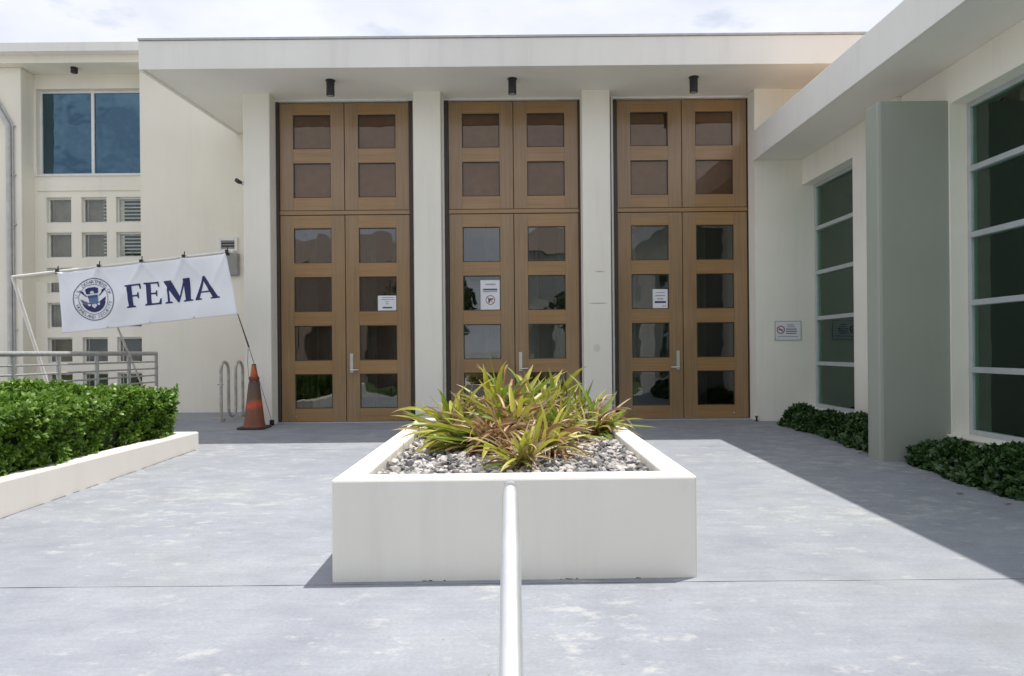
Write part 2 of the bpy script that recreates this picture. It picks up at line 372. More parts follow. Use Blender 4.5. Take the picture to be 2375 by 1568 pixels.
# ------------------------------------------------------------------ ground
me = MB().add([(-600, -600, -1.06), (600, -600, -1.06), (600, 600, -1.06), (-600, 600, -1.06)], [(0, 1, 2, 3)])
structure(me.build('ground', plain('pale_concrete_ground', (0.36, 0.355, 0.34), 0.9, 0, 0.15, 1.5)))
plaza = bpy.data.objects.new('plaza', None); COL.objects.link(plaza); structure(plaza)
def slab(y0, y1, x0=-13.0, x1=5.2):
    n = 90; top, rnd = [], random.Random(int(y0 * 100))
    xs = [x0 + (x1 - x0) * i / n for i in range(n + 1)]
    j = lambda: rnd.uniform(-0.003, 0.003)
    a = [(x, y0 + 0.004 + j()) for x in xs]; b = [(x, y1 - 0.004 + j()) for x in reversed(xs)]
    ring = a + b
    MB().hexa([(x, y, gz(y) - 0.10) for x, y in ring], [(x, y, gz(y)) for x, y in ring]).build('paving_slab', PLAZA, plaza)
EDGE = 2.60
for y0, y1 in ((EDGE, 3.86), (3.86, 8.55), (8.55, 14.6)): slab(y0, y1)
me = MB().hexa([(-13.01, EDGE + 0.01, -1.2), (5.21, EDGE + 0.01, -1.2), (5.21, 14.61, -1.2), (-13.01, 14.61, -1.2)],
               [(-13.01, EDGE + 0.01, gz(EDGE) - 0.1 - 0.002), (5.21, EDGE + 0.01, gz(EDGE) - 0.102), (5.21, 14.61, gz(14.6) - 0.102), (-13.01, 14.61, gz(14.6) - 0.102)])
me.build('footing', plain('concrete_base', (0.10, 0.10, 0.10), 0.9), plaza)
steps = bpy.data.objects.new('steps', None); COL.objects.link(steps); structure(steps)
for i in range(7):
    y1 = EDGE - 0.42 * i; z = gz(EDGE) - 0.115 * (i + 1)
    box('step', -13, 5.2, y1 - 0.42 + 0.002, y1 + 0.002 * 0, -1.15, z, PLAZA, steps)
# ------------------------------------------------------------------ entrance building
YC, YK, ZS, ZT = 10.99, 10.035, 5.34, 5.75
ent = thing('entrance_building', (0, YD, 0), 'cream entrance building with three tall wooden double doors under a flat canopy', 'building')
CX = [(-4.15, -3.72), (-1.405, -0.965), (1.312, 1.763), (4.085, 4.55)]
for i, (a, b) in enumerate(CX):
    o = box('column', a, b, YC, YD + 0.16, gz(YC) - 0.05, ZS + 0.01, COLST if i == 2 else WHITE, ent, 0.015)
    if i == 2: o['label'] = 'white column with two rust lines and a grey smudge'
MB().prism([(-5.29, YK), (12, YK), (12, 14.6), (-5.0, 14.6), (-5.03, 13.0)], ZS, ZT).build('canopy_soffit', SOFF, ent)
MB().prism([(-5.29, YK), (-5.24, YK), (-4.98, 12.99), (-5.03, 12.99)], ZS - 0.02, ZS - 0.001).build('drip_bead', SOFF, ent)
MB().box(-5.295, 12, YK - 0.03, YK - 0.002, ZS - 0.012, ZT - 0.002).build('canopy_fascia', FASC, ent, bevel=0.006)
MB().prism([(-5.30, YK - 0.05), (12, YK - 0.05), (12, 14.6), (-5.02, 14.6), (-5.05, 13.0)], ZT + 0.002, ZT + 0.03).build('roof_edge', DARKP, ent)
# side wall, alcove, end wall
XSW = at(328, 700, 13.0).x
box('side_wall', XSW, -4.152, 13.0, 13.6, -0.3, ZS - 0.003, CREAM, ent)
box('side_wall_top', XSW, -5.06, 13.0, 13.6, ZS - 0.0031, 6.638, CREAM, ent)
box('alcove_return', -4.148, -4.0, YD + 0.162, 13.6, -0.2, ZS - 0.002, CREAM, ent)
box('end_wall', 4.083, 5.3, YC - 0.004, YC - 0.0005, -0.2, 4.188, WHITE, ent)
box('end_wall_core', 4.552, 5.3, YC + 0.012, 11.3, -0.2, ZS - 0.002, WHITE, ent)
box('upper_wall', 5.302, 12, YC + 0.02, 11.3, 4.6, ZS - 0.002, WHITE, ent)
# interior room
box('interior_wall', -4.0, 4.6, 13.4, 13.5, -0.1, ZS - 0.004, INTER, ent)
box('interior_floor', -3.99, 4.6, YD + 0.2, 13.39, -0.06, 0.012, INTER, ent)
box('interior_side', 4.45, 4.54, YD + 0.2, 13.39, 0.02, ZS - 0.004, INTER, ent)

DC = [-2.590, 0.207, 2.996]
LW, GAP, PX0, PX1 = 1.064, 0.012, 0.222, 0.842
ROWS_LO = [(0.229, 0.800), (1.021, 1.600), (1.829, 2.407), (2.636, 3.214)]; ZLO = (0.015, 3.425)
ROWS_UP = [(3.721, 4.293), (4.529, 5.093)]; ZUP = (3.510, 5.285)
def leaf(name, x0, rows, zr, gl, lab=None):
    x1 = x0 + LW; y0, y1 = YD, YD + 0.05
    m = MB().box(x0, x0 + PX0, y0, y1, zr[0], zr[1], 0).box(x0 + PX1, x1, y0, y1, zr[0], zr[1], 0)
    zs = [zr[0]] + [z for r in rows for z in r] + [zr[1]]
    for i in range(0, len(zs), 2): m.box(x0 + PX0, x0 + PX1, y0 + 0.0015, y1, zs[i], zs[i + 1], 1)
    for (a, b) in rows:                               # dark glazing bead set back in each opening
        yb0, yb1 = y0 + 0.016, y1 - 0.004; t = 0.014
        m.box(x0 + PX0, x0 + PX0 + t, yb0, yb1, a, b, 2).box(x0 + PX1 - t, x0 + PX1, yb0, yb1, a, b, 2)
        m.box(x0 + PX0 + t, x0 + PX1 - t, yb0, yb1, a, a + t, 2).box(x0 + PX0 + t, x0 + PX1 - t, yb0, yb1, b - t, b, 2)
    o = m.build(name, [WOODV, WOODH, BRONZE], ent, bevel=0.003)
    for (a, b) in rows:
        MB().box(x0 + PX0 + 0.006, x0 + PX1 - 0.006, y0 + 0.024, y0 + 0.032, a + 0.006, b - 0.006).build('pane', gl, o)
    return o
def handle(x, side, par):                              # plate, neck, lever
    m = MB().box(x - 0.026, x + 0.026, YD - 0.012, YD - 0.001, 0.82, 1.135)
    m.tube([(x, YD - 0.010, 0.862), (x, YD - 0.062, 0.862)], 0.013, 10)
    m.tube([(x - side * 0.012, YD - 0.062, 0.862), (x + side * 0.06, YD - 0.066, 0.862), (x + side * 0.125, YD - 0.055, 0.866)], [0.014, 0.012, 0.010], 10)
    m.tube([(x, YD - 0.011, 1.07), (x, YD - 0.022, 1.07)], 0.018, 12)
    m.build('handle', SATIN, par, smooth=True)
for k, c in enumerate(DC):
    half = 1.143
    fr = MB()                                          # dark jambs, head, cross bar; butted end to end
    for s in (-1, 1): fr.box(min(c + s * half, c + s * (LW + GAP)), max(c + s * half, c + s * (LW + GAP)), YD - 0.02, YD + 0.10, 0.0, 5.30)
    fr.box(c - LW - GAP + 0.001, c + LW + GAP - 0.001, YD + 0.004, YD + 0.09, 3.428, 3.507)
    fr.build('door_frame', BRONZE, ent)
    box('cross_bar', c - LW - GAP + 0.002, c + LW + GAP - 0.002, YD - 0.012, YD + 0.003, 3.436, 3.499, WOODH, ent, 0.003)
    hd = MB().box(c - half, c + half, YD - 0.045, YD + 0.10, 5.302, ZS - 0.003)
    for s in (-1, 1):
        xa, xb = c + s * half, c + s * (half + 0.03); hd.box(min(xa, xb), max(xa, xb), YD - 0.045, YD + 0.1, 0.0, ZS - 0.003)
    hd.build('door_trim', WFRAME, ent)
    box('threshold', c - half, c + half, YD - 0.10, YD + 0.16, -0.02, 0.010, ALU, ent)
    lo = [leaf('door', c - GAP / 2 - LW, ROWS_LO, ZLO, GL_DOOR), leaf('door', c + GAP / 2, ROWS_LO, ZLO, GL_DOOR)]
    leaf('upper_panel', c - GAP / 2 - LW, ROWS_UP, ZUP, GL_UP); leaf('upper_panel', c + GAP / 2, ROWS_UP, ZUP, GL_UP)
    if k < 2: handle(c + GAP / 2 + 0.085, 1, lo[1])
    else: handle(c - GAP / 2 - 0.085, -1, lo[0])
    box('upper_blind', c - 1.05, c + 1.05, YD + 0.10, YD + 0.115, 3.52, 5.28, INTBR, ent)
    for s in (-1, 1): MB().lathe((c + s * 0.83, YD - 0.004, 0.10), [(0.001, -0.012), (0.012, -0.008), (0.012, 0.008), (0.001, 0.012)], 8).build('door_stud', SATIN, lo[0] if s < 0 else lo[1])
# curtains inside the lower doors
def curtain(x0, x1, z0, z1, mat, y=YD + 0.42):
    n = max(8, int((x1 - x0) / 0.025)); v = []
    for i in range(n + 1):
        x = x0 + (x1 - x0) * i / n; yy = y + 0.045 * math.sin(i * 1.15) + 0.02 * math.sin(i * 0.37)
        v += [(x, yy, z0), (x, yy, z1)]
    MB().add(v, [(2 * i, 2 * i + 2, 2 * i + 3, 2 * i + 1) for i in range(n)]).build('curtain', mat, ent, smooth=True)
for a, b, m in ((-3.65, -3.15, GREYC), (-2.95, -2.62, CURT), (-2.40, -2.15, CURT), (-1.9, -1.55, GREYC), (-0.85, -0.55, GREYC), (-0.3, 0.0, CURT), (0.35, 0.62, CURT), (0.95, 1.2, CURT), (2.1, 2.3, GREYC), (3.2, 3.5, GREYC)):
    curtain(a, b, 0.02, 3.4, m)

# ------------------------------------------------------------------ left wing
YW, YP = 13.35, 13.0
lw = thing('left_wing', (-7, YW, 0), 'cream left wing with one large blue window above rows of small square windows', 'building')
XL, XR = -16.0, XSW
px = lambda u, v=500, y=YW: at(u, v, y).x
pz = lambda v, u=200, y=YW: at(u, v, y).z
wins = []
W0, W1 = px(84, 300), XR - 0.0
big = (px(84, 300), px(336, 300), pz(405), pz(206)); wins.append(('big', *big))
cols = [(112, 163), (193, 245), (273, 325)]; rowv = [(461, 514), (542.5, 595), (624, 677), (705, 758), (786, 839), (868, 921)]
for (a, b) in cols:
    for (v0, v1) in rowv: wins.append(('small', px(a - 3, 600), px(b + 3, 600), pz(v1 + 3), pz(v0 - 3)))
# the wall as strips around the openings
xs0, xs1 = px(80), px(340)
big_x1 = xs1
wl = MB()
yb, zb, zt = YW + 0.30, -0.3, 6.638
bx0, bz0, bz1 = big[0], big[2], big[3]
wl.box(xs0, xs1, YW, yb, bz1, zt)                                    # above the big window
wl.box(xs0, bx0, YW, yb, bz0, bz1)                                   # left of it
sx = [(px(a - 3, 600), min(px(b + 3, 600), xs1 - 0.02)) for a, b in cols]; sz = [(pz(v1 + 3), pz(v0 - 3)) for v0, v1 in rowv]
cur = bz0
for (z0, z1) in sz:
    wl.box(xs0, xs1, YW, yb, z1, cur)
    xx = xs0
    for (x0, x1) in sx: wl.box(xx, x0, YW, yb, z0, z1); xx = x1
    wl.box(xx, xs1, YW, yb, z0, z1); cur = z0
wl.box(xs0, xs1, YW, yb, zb, cur)
wl.build('wall', CREAM, lw)
box('sill_course', xs0 + 0.06, xs1, YW - 0.025, YW - 0.001, pz(443), pz(434), CREAM, lw, 0.006)
box('pier', XL, xs0 - 0.002, YP, YW + 0.3, -0.3, 6.638, CREAM, lw, 0.012)
box('roof_beam', XL, -5.4, 12.82, YW + 0.3, 6.64, 6.788, CREAM, lw)
box('roof_slab', XL, -5.4, 12.66, 16, 6.79, 6.95, FASC, lw)
box('back_wall', XL, XR, YW + 1.2, YW + 1.3, -0.3, 6.6, INTER, lw)
def frame(par, x0, x1, z0, z1, y, t, d, mat, gl, mull=None, right=True):
    m = MB().box(x0, x0 + t, y, y + d, z0, z1)
    if right: m.box(x1 - t, x1, y, y + d, z0, z1)
    xr = x1 - t if right else x1
    m.box(x0 + t, xr, y, y + d, z0, z0 + t).box(x0 + t, xr, y, y + d, z1 - t, z1)
    if mull: m.box(mull - t * 0.6, mull + t * 0.6, y, y + d, z0 + t, z1 - t)
    w = m.build('window', mat, par)
    edges = [(x0 + t, mull - t * 0.6), (mull + t * 0.6, xr)] if mull else [(x0 + t, xr)]
    for a, b in edges: MB().box(a - 0.004, b + 0.004, y + d * 0.5, y + d * 0.5 + 0.008, z0 + t - 0.004, z1 - t + 0.004).build('pane', gl, w)
    return w
frame(lw, bx0 + 0.002, xs1 - 0.002, bz0 + 0.002, bz1 - 0.002, YW + 0.10, 0.045, 0.06, WFRAME, GL_SKY, px(215, 300, YW + 0.1), True)
box('window_sill', bx0 - 0.02, xs1, YW - 0.03, YW + 0.098, bz0 - 0.03, bz0 - 0.001 + 0.003, WFRAME, lw, 0.004)
box('blind', bx0, xs1, YW + 0.45, YW + 0.46, bz0, bz1, plain('dim_blue_blind', (0.09, 0.14, 0.17), 0.8), lw)
for r, (z0, z1) in enumerate(sz):
    for c, (x0, x1) in enumerate(sx):
        w = frame(lw, x0 + 0.002, x1 - 0.002, z0 + 0.002, z1 - 0.002, YW + 0.06, 0.026, 0.05, WFRAME, GL_SMALL)
        MB().box(x0 - 0.015, x1 + 0.015, YW - 0.012, YW - 0.001, z1 + 0.004, z1 + 0.018).build('lintel', CREAM, w)
        hb = r < 2 and c > 0
        xb0 = x0 + 0.03 if c == 2 else x1 - 0.13
        if hb:
            bl = MB(); n = 7
            for i in range(n):
                zz = z0 + 0.04 + (z1 - z0 - 0.08) * i / (n - 1); bl.add([(xb0, YW + 0.115, zz - 0.014), (x1 - 0.03, YW + 0.115, zz - 0.014), (x1 - 0.03, YW + 0.13, zz + 0.014), (xb0, YW + 0.13, zz + 0.014)], [(0, 1, 2, 3)])
            bl.build('blind', BLIND, w)
        if not (hb and c == 2):
            xe = x1 - 0.02 if not hb else x1 - 0.14
            MB().box(x0 + 0.02, xe, YW + 0.20, YW + 0.21, z0 + 0.02, z1 - 0.02).build('drape', GREYC if r < 4 else (plain('ochre_drape%d%d' % (r, c), (0.20, 0.15, 0.06), 0.8) if c == 0 else INTER), w)
# downpipe and conduit on the pier
dp = thing('downpipe', at(19, 820, YP), 'grey downpipe clipped to the far left pier, bent at its top', 'pipe')
yy = YP - 0.055
top = at(19, 292, yy); m = MB().tube([(top.x, yy, -0.1), (top.x, yy, top.z - 0.03), (top.x - 0.012, yy, top.z + 0.02), (top.x - 0.36, yy, top.z + 0.62)], 0.045, 12)
m.build('pipe', PIPE, dp, smooth=True)
m = MB().tube([(top.x + 0.065, yy + 0.02, -0.1), (top.x + 0.065, yy + 0.02, top.z - 0.01), (top.x + 0.055, yy + 0.02, top.z + 0.04), (top.x - 0.30, yy + 0.02, top.z + 0.66)], 0.014, 8)
m.build('conduit', DARKP, dp, smooth=True)
for v in (291, 405, 520, 640, 765):
    z = at(19, v, yy).z; box('bracket', top.x - 0.065, top.x + 0.11, yy + 0.02, YP + 0.004, z - 0.014, z + 0.014, DARKP, dp)

# ------------------------------------------------------------------ right wing
XW, XG, XE = 4.85, 5.03, 4.085
rw = thing('right_wing', (XW, 6, 0), 'single-storey right wing with deep flat eave and tall dark windows in aluminium frames', 'building')
MB().box(XE, 12, -1.5, YC - 0.002, 4.19, 4.64).build('eave_soffit', SOFF, rw)
MB().box(XE - 0.03, XE - 0.002, -1.5, YC - 0.003, 4.178, 4.645).build('eave_fascia', FASC, rw, bevel=0.006)
box('roof_coating', XE + 0.03, 12, -1.5, YC - 0.004, 4.648, 4.665, plain('tan_roof_coating', (0.62, 0.49, 0.37), 0.8, 0, 0.1, 2), rw)
HEAD, SILL, RAILS = 3.765, 0.235, [3.06, 2.355, 1.63, 0.915]
NW, BW = (9.42, 10.97), (1.0, 7.37)                     # spans of the narrow and the big window along the wall
m = MB()
m.box(XW, 5.5, -1.5, YC + 0.001, HEAD + 0.02, 4.188)
m.box(XW, 5.5, BW[1], NW[0], -0.4, HEAD + 0.02)
m.box(XW, 5.5, -1.5, BW[0], -0.8, HEAD + 0.02)
m.box(XW, 5.5, NW[0], YC + 0.001, -0.4, SILL - 0.02)
m.box(XW - 0.02, 5.5, BW[0], BW[1], -0.8, SILL - 0.02)
m.build('wall', WHITE, rw)
box('pilaster', XW - 0.06, XW - 0.001, 8.25, 8.6, 3.86, 4.186, WHITE, rw)
def side_window(y0, y1):
    t, d = 0.055, 0.07; z0, z1 = SILL - 0.018, HEAD + 0.018
    m = MB().box(XG, XG + d, y0, y0 + t, z0, z1).box(XG, XG + d, y1 - t, y1, z0, z1).box(XG, XG + d, y0 + t, y1 - t, z0, z0 + t).box(XG, XG + d, y0 + t, y1 - t, z1 - t, z1)
    zz = [z1 - t] + RAILS + [z0 + t]
    for z in RAILS: m.box(XG - 0.025, XG + d - 0.003, y0 + t, y1 - t, z - 0.03, z + 0.03)
    w = m.build('window', ALU, rw, bevel=0.004)
    for i in range(len(zz) - 1):
        a, b = zz[i + 1] + (0.03 if i < 4 else 0), zz[i] - (0.03 if i > 0 else 0)
        MB().box(XG + 0.03, XG + 0.038, y0 + t - 0.004, y1 - t + 0.004, a - 0.004, b + 0.004).build('pane', GL_GREEN, w)
side_window(*NW); side_window(*BW)
box('window_ledge', XW - 0.05, XG + 0.05, BW[0], BW[1] + 0.10, SILL - 0.045, SILL - 0.019, WHITE, rw, 0.006)
GRNI = plain('interior_green_dim', (0.58, 0.72, 0.63), 0.8)
box('interior_wall', 5.30, 5.33, -1.4, 10.9, -0.3, 4.1, GRNI, rw)
fs = thing('fin_wall', (4.5, 7.55, gz(7.5)), 'grey-green upright fin wall standing out between the two right windows', 'wall')
MB().prism([(4.09, 7.40), (4.94, 7.395), (4.94, 7.68), (4.09, 7.68)], gz(7.4) - 0.06, 3.84).build('slab', SLABM, fs, bevel=0.035)
box('corner_bead', 4.905, 4.918, 7.372, 7.394, SILL, 3.83, WFRAME, fs)

# ------------------------------------------------------------------ planter
PB = [(-0.986, 3.90), (1.113, 3.93), (1.165, 7.45), (-0.925, 7.45)]
PZ = 0.436
pl = thing('planter', (0.06, 3.9, gz(3.9)), 'long low white planter box in the middle of the plaza', 'planter')
inn = [(PB[0][0] + 0.16, PB[0][1] + 0.18), (PB[1][0] - 0.16, PB[1][1] + 0.18), (PB[2][0] - 0.16, PB[2][1] - 0.16), (PB[3][0] + 0.16, PB[3][1] - 0.16)]
me = MB()
zb = [gz(y) - 0.02 for _, y in PB]
vo_b = [(x, y, z) for (x, y), z in zip(PB, zb)]; vo_t = [(x, y, PZ) for x, y in PB]; vi_t = [(x, y, PZ) for x, y in inn]; vi_b = [(x, y, 0.2) for x, y in inn]
me.add(vo_b + vo_t + vi_t + vi_b, [(i, (i + 1) % 4, 4 + (i + 1) % 4, 4 + i) for i in range(4)] + [(4 + i, 4 + (i + 1) % 4, 8 + (i + 1) % 4, 8 + i) for i in range(4)] + [(8 + i, 8 + (i + 1) % 4, 12 + (i + 1) % 4, 12 + i) for i in range(4)])
me.build('box_wall', PLANTM, pl, bevel=0.014)
MB().add([(x, y, 0.355) for x, y in inn], [(0, 1, 2, 3)]).build('soil', SOIL, pl)
# chipped dark lip where the box meets the paving
ch = MB(); rr = random.Random(3)
for i in range(7):
    x = rr.uniform(-0.97, 1.08); w = rr.uniform(0.015, 0.08); h = rr.uniform(0.003, 0.008) * (2.0 if rr.random() < 0.12 else 1)
    y = 3.90 + (x + 0.986) / 2.1 * 0.03 - 0.002; z = gz(y)
    ch.add([(x, y, z - 0.004), (x + w, y, z - 0.004), (x + w * 0.8, y, z + h * 0.6), (x + w * 0.35, y, z + h)], [(0, 1, 2, 3)])
ch.build('chipped_edge', plain('chip_dark', (0.12, 0.11, 0.10), 0.9), pl)

# gravel
def gravel():
    rs = np.random.RandomState(4)
    bm = bmesh.new(); bmesh.ops.create_icosphere(bm, subdivisions=1, radius=1); tv = np.array([v.co[:] for v in bm.verts]); tf = [tuple(v.index for v in f.verts) for f in bm.faces]; bm.free()
    V, Fc, Rn = [], [], []
    n = 0
    for i in range(4300):
        y = 4.10 + (7.25 - 4.10) * rs.rand() ** 1.7; t = (y - 4.1) / 3.2
        x = rs.uniform(-0.80 + 0.05 * t, 0.94 + 0.05 * t)
        s = rs.uniform(0.013, 0.032) * (1.4 if rs.rand() < 0.15 else 1)
        sc = s * np.array([rs.uniform(0.8, 1.4), rs.uniform(0.7, 1.2), rs.uniform(0.5, 0.85)])
        q = np.array(Euler((rs.uniform(-.6, .6), rs.uniform(-.6, .6), rs.uniform(0, 6.28))).to_matrix())
        p = (tv * (1 + rs.uniform(-0.22, 0.22, (len(tv), 1)))) * sc @ q.T + np.array([x, y, 0.362 + rs.rand() * 0.026])
        V.append(p); Fc += [(a + n, b + n, c + n) for a, b, c in tf]; Rn += [rs.rand()] * len(tf); n += len(tv)
    me = bpy.data.meshes.new('gravel'); me.from_pydata(np.concatenate(V).tolist(), [], Fc); me.materials.append(ROCK)
    at_ = me.attributes.new('rnd', 'FLOAT', 'FACE'); at_.data.foreach_set('value', Rn)
    o = link(bpy.data.objects.new('gravel', me)); tag(o, 'grey and white gravel covering the soil of the white planter', 'gravel', kind='stuff')
gravel()

# ------------------------------------------------------------------ strap-leaved plants
def strap_mesh(name, L_, w, rise, droop, curl, mat, seg=7):
    v, f, al = [], [], []
    ang = rise; p = Vector((0, 0, 0)); st = L_ / seg
    for i in range(seg + 1):
        t = i / seg
        ww = w * (0.75 + 0.5 * t if t < 0.35 else 0.925 * (1 - ((t - 0.35) / 0.65) ** 2.2)) + 0.0015
        keel = 0.30 * ww
        tw = curl * t
        c, s_ = math.cos(tw), math.sin(tw)
        for sx_, kz in ((-1, keel), (0, 0), (1, keel)):
            ox, oz = sx_ * ww / 2, kz
            x_, z_ = ox * c - oz * s_, ox * s_ + oz * c
            v.append((x_, p.y - z_ * math.sin(ang), p.z + z_ * math.cos(ang))); al.append(t)
        p = p + Vector((0, math.cos(ang), math.sin(ang))) * st
        ang -= droop / seg * (0.4 + 1.2 * t)
    for i in range(seg):
        for j in range(2): a = i * 3 + j; f.append((a, a + 1, a + 4, a + 3))
    me = bpy.data.meshes.new(name); me.from_pydata(v, [], f); me.materials.append(mat)
    a = me.attributes.new('along', 'FLOAT', 'POINT'); a.data.foreach_set('value', al)
    me.polygons.foreach_set('use_smooth', [True] * len(f)); me.update()
    return me
rl = random.Random(11)
VAR = {}
for key, mt, n in (('g', ST_GREEN, 6), ('y', ST_YEL, 6), ('t', ST_TAN, 5), ('b', ST_BRN, 6)):
    VAR[key] = []
    for i in range(n):
        if key in 'gy': VAR[key].append(strap_mesh('leaf', rl.uniform(0.36, 0.58), rl.uniform(0.038, 0.056), 0.0, rl.uniform(-0.3, 1.5), rl.uniform(-1.1, 1.1), mt))
        elif key == 't': VAR[key].append(strap_mesh('leaf', rl.uniform(0.32, 0.50), rl.uniform(0.016, 0.030), 0.0, rl.uniform(0.5, 1.9), rl.uniform(-2.5, 2.5), mt))
        else: VAR[key].append(strap_mesh('leaf', rl.uniform(0.22, 0.42), rl.uniform(0.020, 0.040), 0.0, rl.uniform(0.6, 2.6), rl.uniform(-3, 3), mt))
CROWNM = plain('dead_leaf_fibre', (0.20, 0.095, 0.050), 0.95, 0, 0.55, 60)
def strap_plant(x, y, z, label, mix, size, lean=(0, 0), tilt=(0.15, 1.25), seed=0):
    r = random.Random(seed); t = thing('strap_leaved_plant', (x, y, z), label, 'plant', 'strap-leaved plants in the white planter')
    cb = MB(); nu_, nv_ = 16, 7; rr0 = 0.115 * size
    for j in range(nv_):
        for i in range(nu_):
            a0 = 2 * math.pi * i / nu_; h_ = j / (nv_ - 1); rad = rr0 * math.cos(h_ * 1.35) * (1 + 0.22 * math.sin(a0 * 5 + j) + r.uniform(-0.14, 0.14))
            cb.v.append((x + rad * math.cos(a0), y + rad * math.sin(a0), z - 0.02 + h_ * 0.17 * size + r.uniform(-0.008, 0.008)))
    cb.f = [(j * nu_ + i, j * nu_ + (i + 1) % nu_, (j + 1) * nu_ + (i + 1) % nu_, (j + 1) * nu_ + i) for j in range(nv_ - 1) for i in range(nu_)]; cb.m = [0] * len(cb.f)
    cb.build('crown_base', CROWNM, t)
    for key, n in mix.items():
        for i in range(n):
            me_ = r.choice(VAR[key]); o = link(bpy.data.objects.new('leaf', me_), t)
            az = r.uniform(0, 2 * math.pi)
            if key in 'gy': el = r.uniform(*tilt); hz = r.uniform(0.02, 0.12); s = size * r.uniform(0.75, 1.2)
            elif key == 't': el = r.uniform(-0.1, 1.2); hz = r.uniform(0.02, 0.14); s = size * r.uniform(0.7, 1.15)
            else: el = r.uniform(-0.5, 1.2); hz = r.uniform(0.0, 0.22); s = size * r.uniform(0.7, 1.2)
            d = Vector((math.cos(az) * math.cos(el) + lean[0], math.sin(az) * math.cos(el) + lean[1], math.sin(el))).normalized()
            q = d.to_track_quat('Y', 'Z') @ Euler((0, r.uniform(-0.5, 0.5), 0)).to_quaternion()
            o.rotation_mode = 'QUATERNION'; o.rotation_quaternion = q; o.scale = (s, s, s)
            o.location = Vector((math.cos(az) * 0.035 + r.uniform(-0.09, 0.09), math.sin(az) * 0.035 + r.uniform(-0.09, 0.09), hz)) * size
    return t
ZG = 0.365
PL = [
 (-0.20, 5.36, 'yellow-green strap-leaved plant leaning left over the planter rim, brown at its heart', {'g': 12, 'y': 30, 't': 16, 'b': 14}, 1.05, (-1.5, 0.1), (-0.15, 1.0)),
 (-0.04, 5.24, 'clump of curled brown dead leaves left of the front plant', {'y': 2, 't': 16, 'b': 110}, 0.92, (0.2, -0.35), (0.3, 1.2)),
 (0.13, 4.60, 'small front plant with dry tan leaves fanning onto the gravel', {'g': 5, 'y': 18, 't': 46, 'b': 14}, 0.72, (-0.25, -0.35), (0.1, 1.2)),
 (0.32, 5.02, 'half-dead plant with long tan leaves trailing right over the gravel', {'y': 14, 't': 40, 'b': 60}, 0.76, (0.25, -0.25), (0.3, 1.3)),
 (-0.44, 6.35, 'yellow-green plant at the back left corner of the planter', {'g': 18, 'y': 30, 't': 30, 'b': 26}, 1.0, (-0.45, -0.15), (-0.1, 1.15)),
 (0.00, 6.80, 'tall leafy plant with upright blades in front of the middle doors', {'g': 20, 'y': 30, 't': 36, 'b': 30}, 1.36, (0.0, 0), (0.1, 1.45)),
 (0.42, 6.85, 'bushy yellow-green plant behind the middle of the planter', {'g': 20, 'y': 30, 't': 40, 'b': 30}, 1.16, (0.05, 0), (0.05, 1.4)),
 (0.78, 6.75, 'bushy green plant at the back right of the planter', {'g': 28, 'y': 20, 't': 36, 'b': 24}, 0.88, (0.05, 0), (0.0, 1.3)),
 (0.86, 6.30, 'plant with drooping green leaves reaching over the right planter rim', {'g': 20, 'y': 18, 't': 26, 'b': 50}, 0.84, (0.45, -0.15), (-0.1, 1.0)),
 (0.12, 5.90, 'dense yellow-green plant with a dark brown heart in the middle of the planter', {'g': 10, 'y': 22, 't': 26, 'b': 110}, 1.0, (0, -0.15), (0.3, 1.3)),
 (0.46, 5.95, 'ragged green plant with dry tips right of the brown heart', {'g': 22, 'y': 22, 't': 40, 'b': 56}, 0.80, (0.1, -0.1), (0.1, 1.35))]
for i, (x, y, lab, mix, size, lean, tilt) in enumerate(PL): strap_plant(x, y, ZG, lab, mix, size, lean, tilt, i + 1)

# ------------------------------------------------------------------ handrail
hr = thing('handrail', (0.02, 1.86, -0.6), 'round silver handrail of the steps, in front of the planter', 'handrail')
a = at(1183, 1142, 1.82); b = at(1186, 1568, 1.23); d = (b - a); dn = d.normalized()
e = a + d * 2.2
bend = [a + Vector((0, 0.045, -0.055)), a + Vector((0, 0.050, -0.012)), a + Vector((0, 0.032, 0.010)), a + Vector((0, 0.006, 0.008))]
MB().tube([(a.x, 1.865, -0.62)] + bend, 0.0185, 20).build('post', POLISH, hr, smooth=True)
MB().tube([a - dn * 0.004, a + dn * 0.03, a + d * 0.5, e], [0.0195, 0.0228, 0.0228, 0.0228], 28).build('rail', POLISH, hr, smooth=True)
MB().tube([e - dn * 0.03, (e.x, e.y, -0.95)], 0.0185, 16).build('post', POLISH, hr, smooth=True)

# ------------------------------------------------------------------ left bed, low wall and hedge
lwl = thing('low_wall', (-3.9, 8.7, gz(8.7)), 'low white retaining wall round the left hedge bed', 'wall')
o0, o1 = (-4.02, 2.62), (-3.885, 8.72)
ring_o = [o0, o1, (-6.6, 8.72), (-6.6, 8.52), (-4.10, 8.52), (-4.22, 2.62)]
MB().hexa([(x, y, gz(y) - 0.03) for x, y in ring_o], [(x, y, 0.165 + 0.004 * (8.7 - y)) for x, y in ring_o]).build('wall', LOWM, lwl, bevel=0.018)
MB().add([(-4.23, 2.63, 0.06), (-4.11, 8.515, 0.06), (-6.6, 8.515, 0.06), (-6.6, 2.63, 0.06)], [(0, 1, 2, 3)]).build('soil', SOIL, lwl)
crk = MB(); rr = random.Random(8); P = []
for i in range(60):
    t = i / 59; y = 3.0 + 5.6 * t; x = -4.02 + 0.135 * (y - 2.62) / 6.1 + 0.006; P.append((x, y))
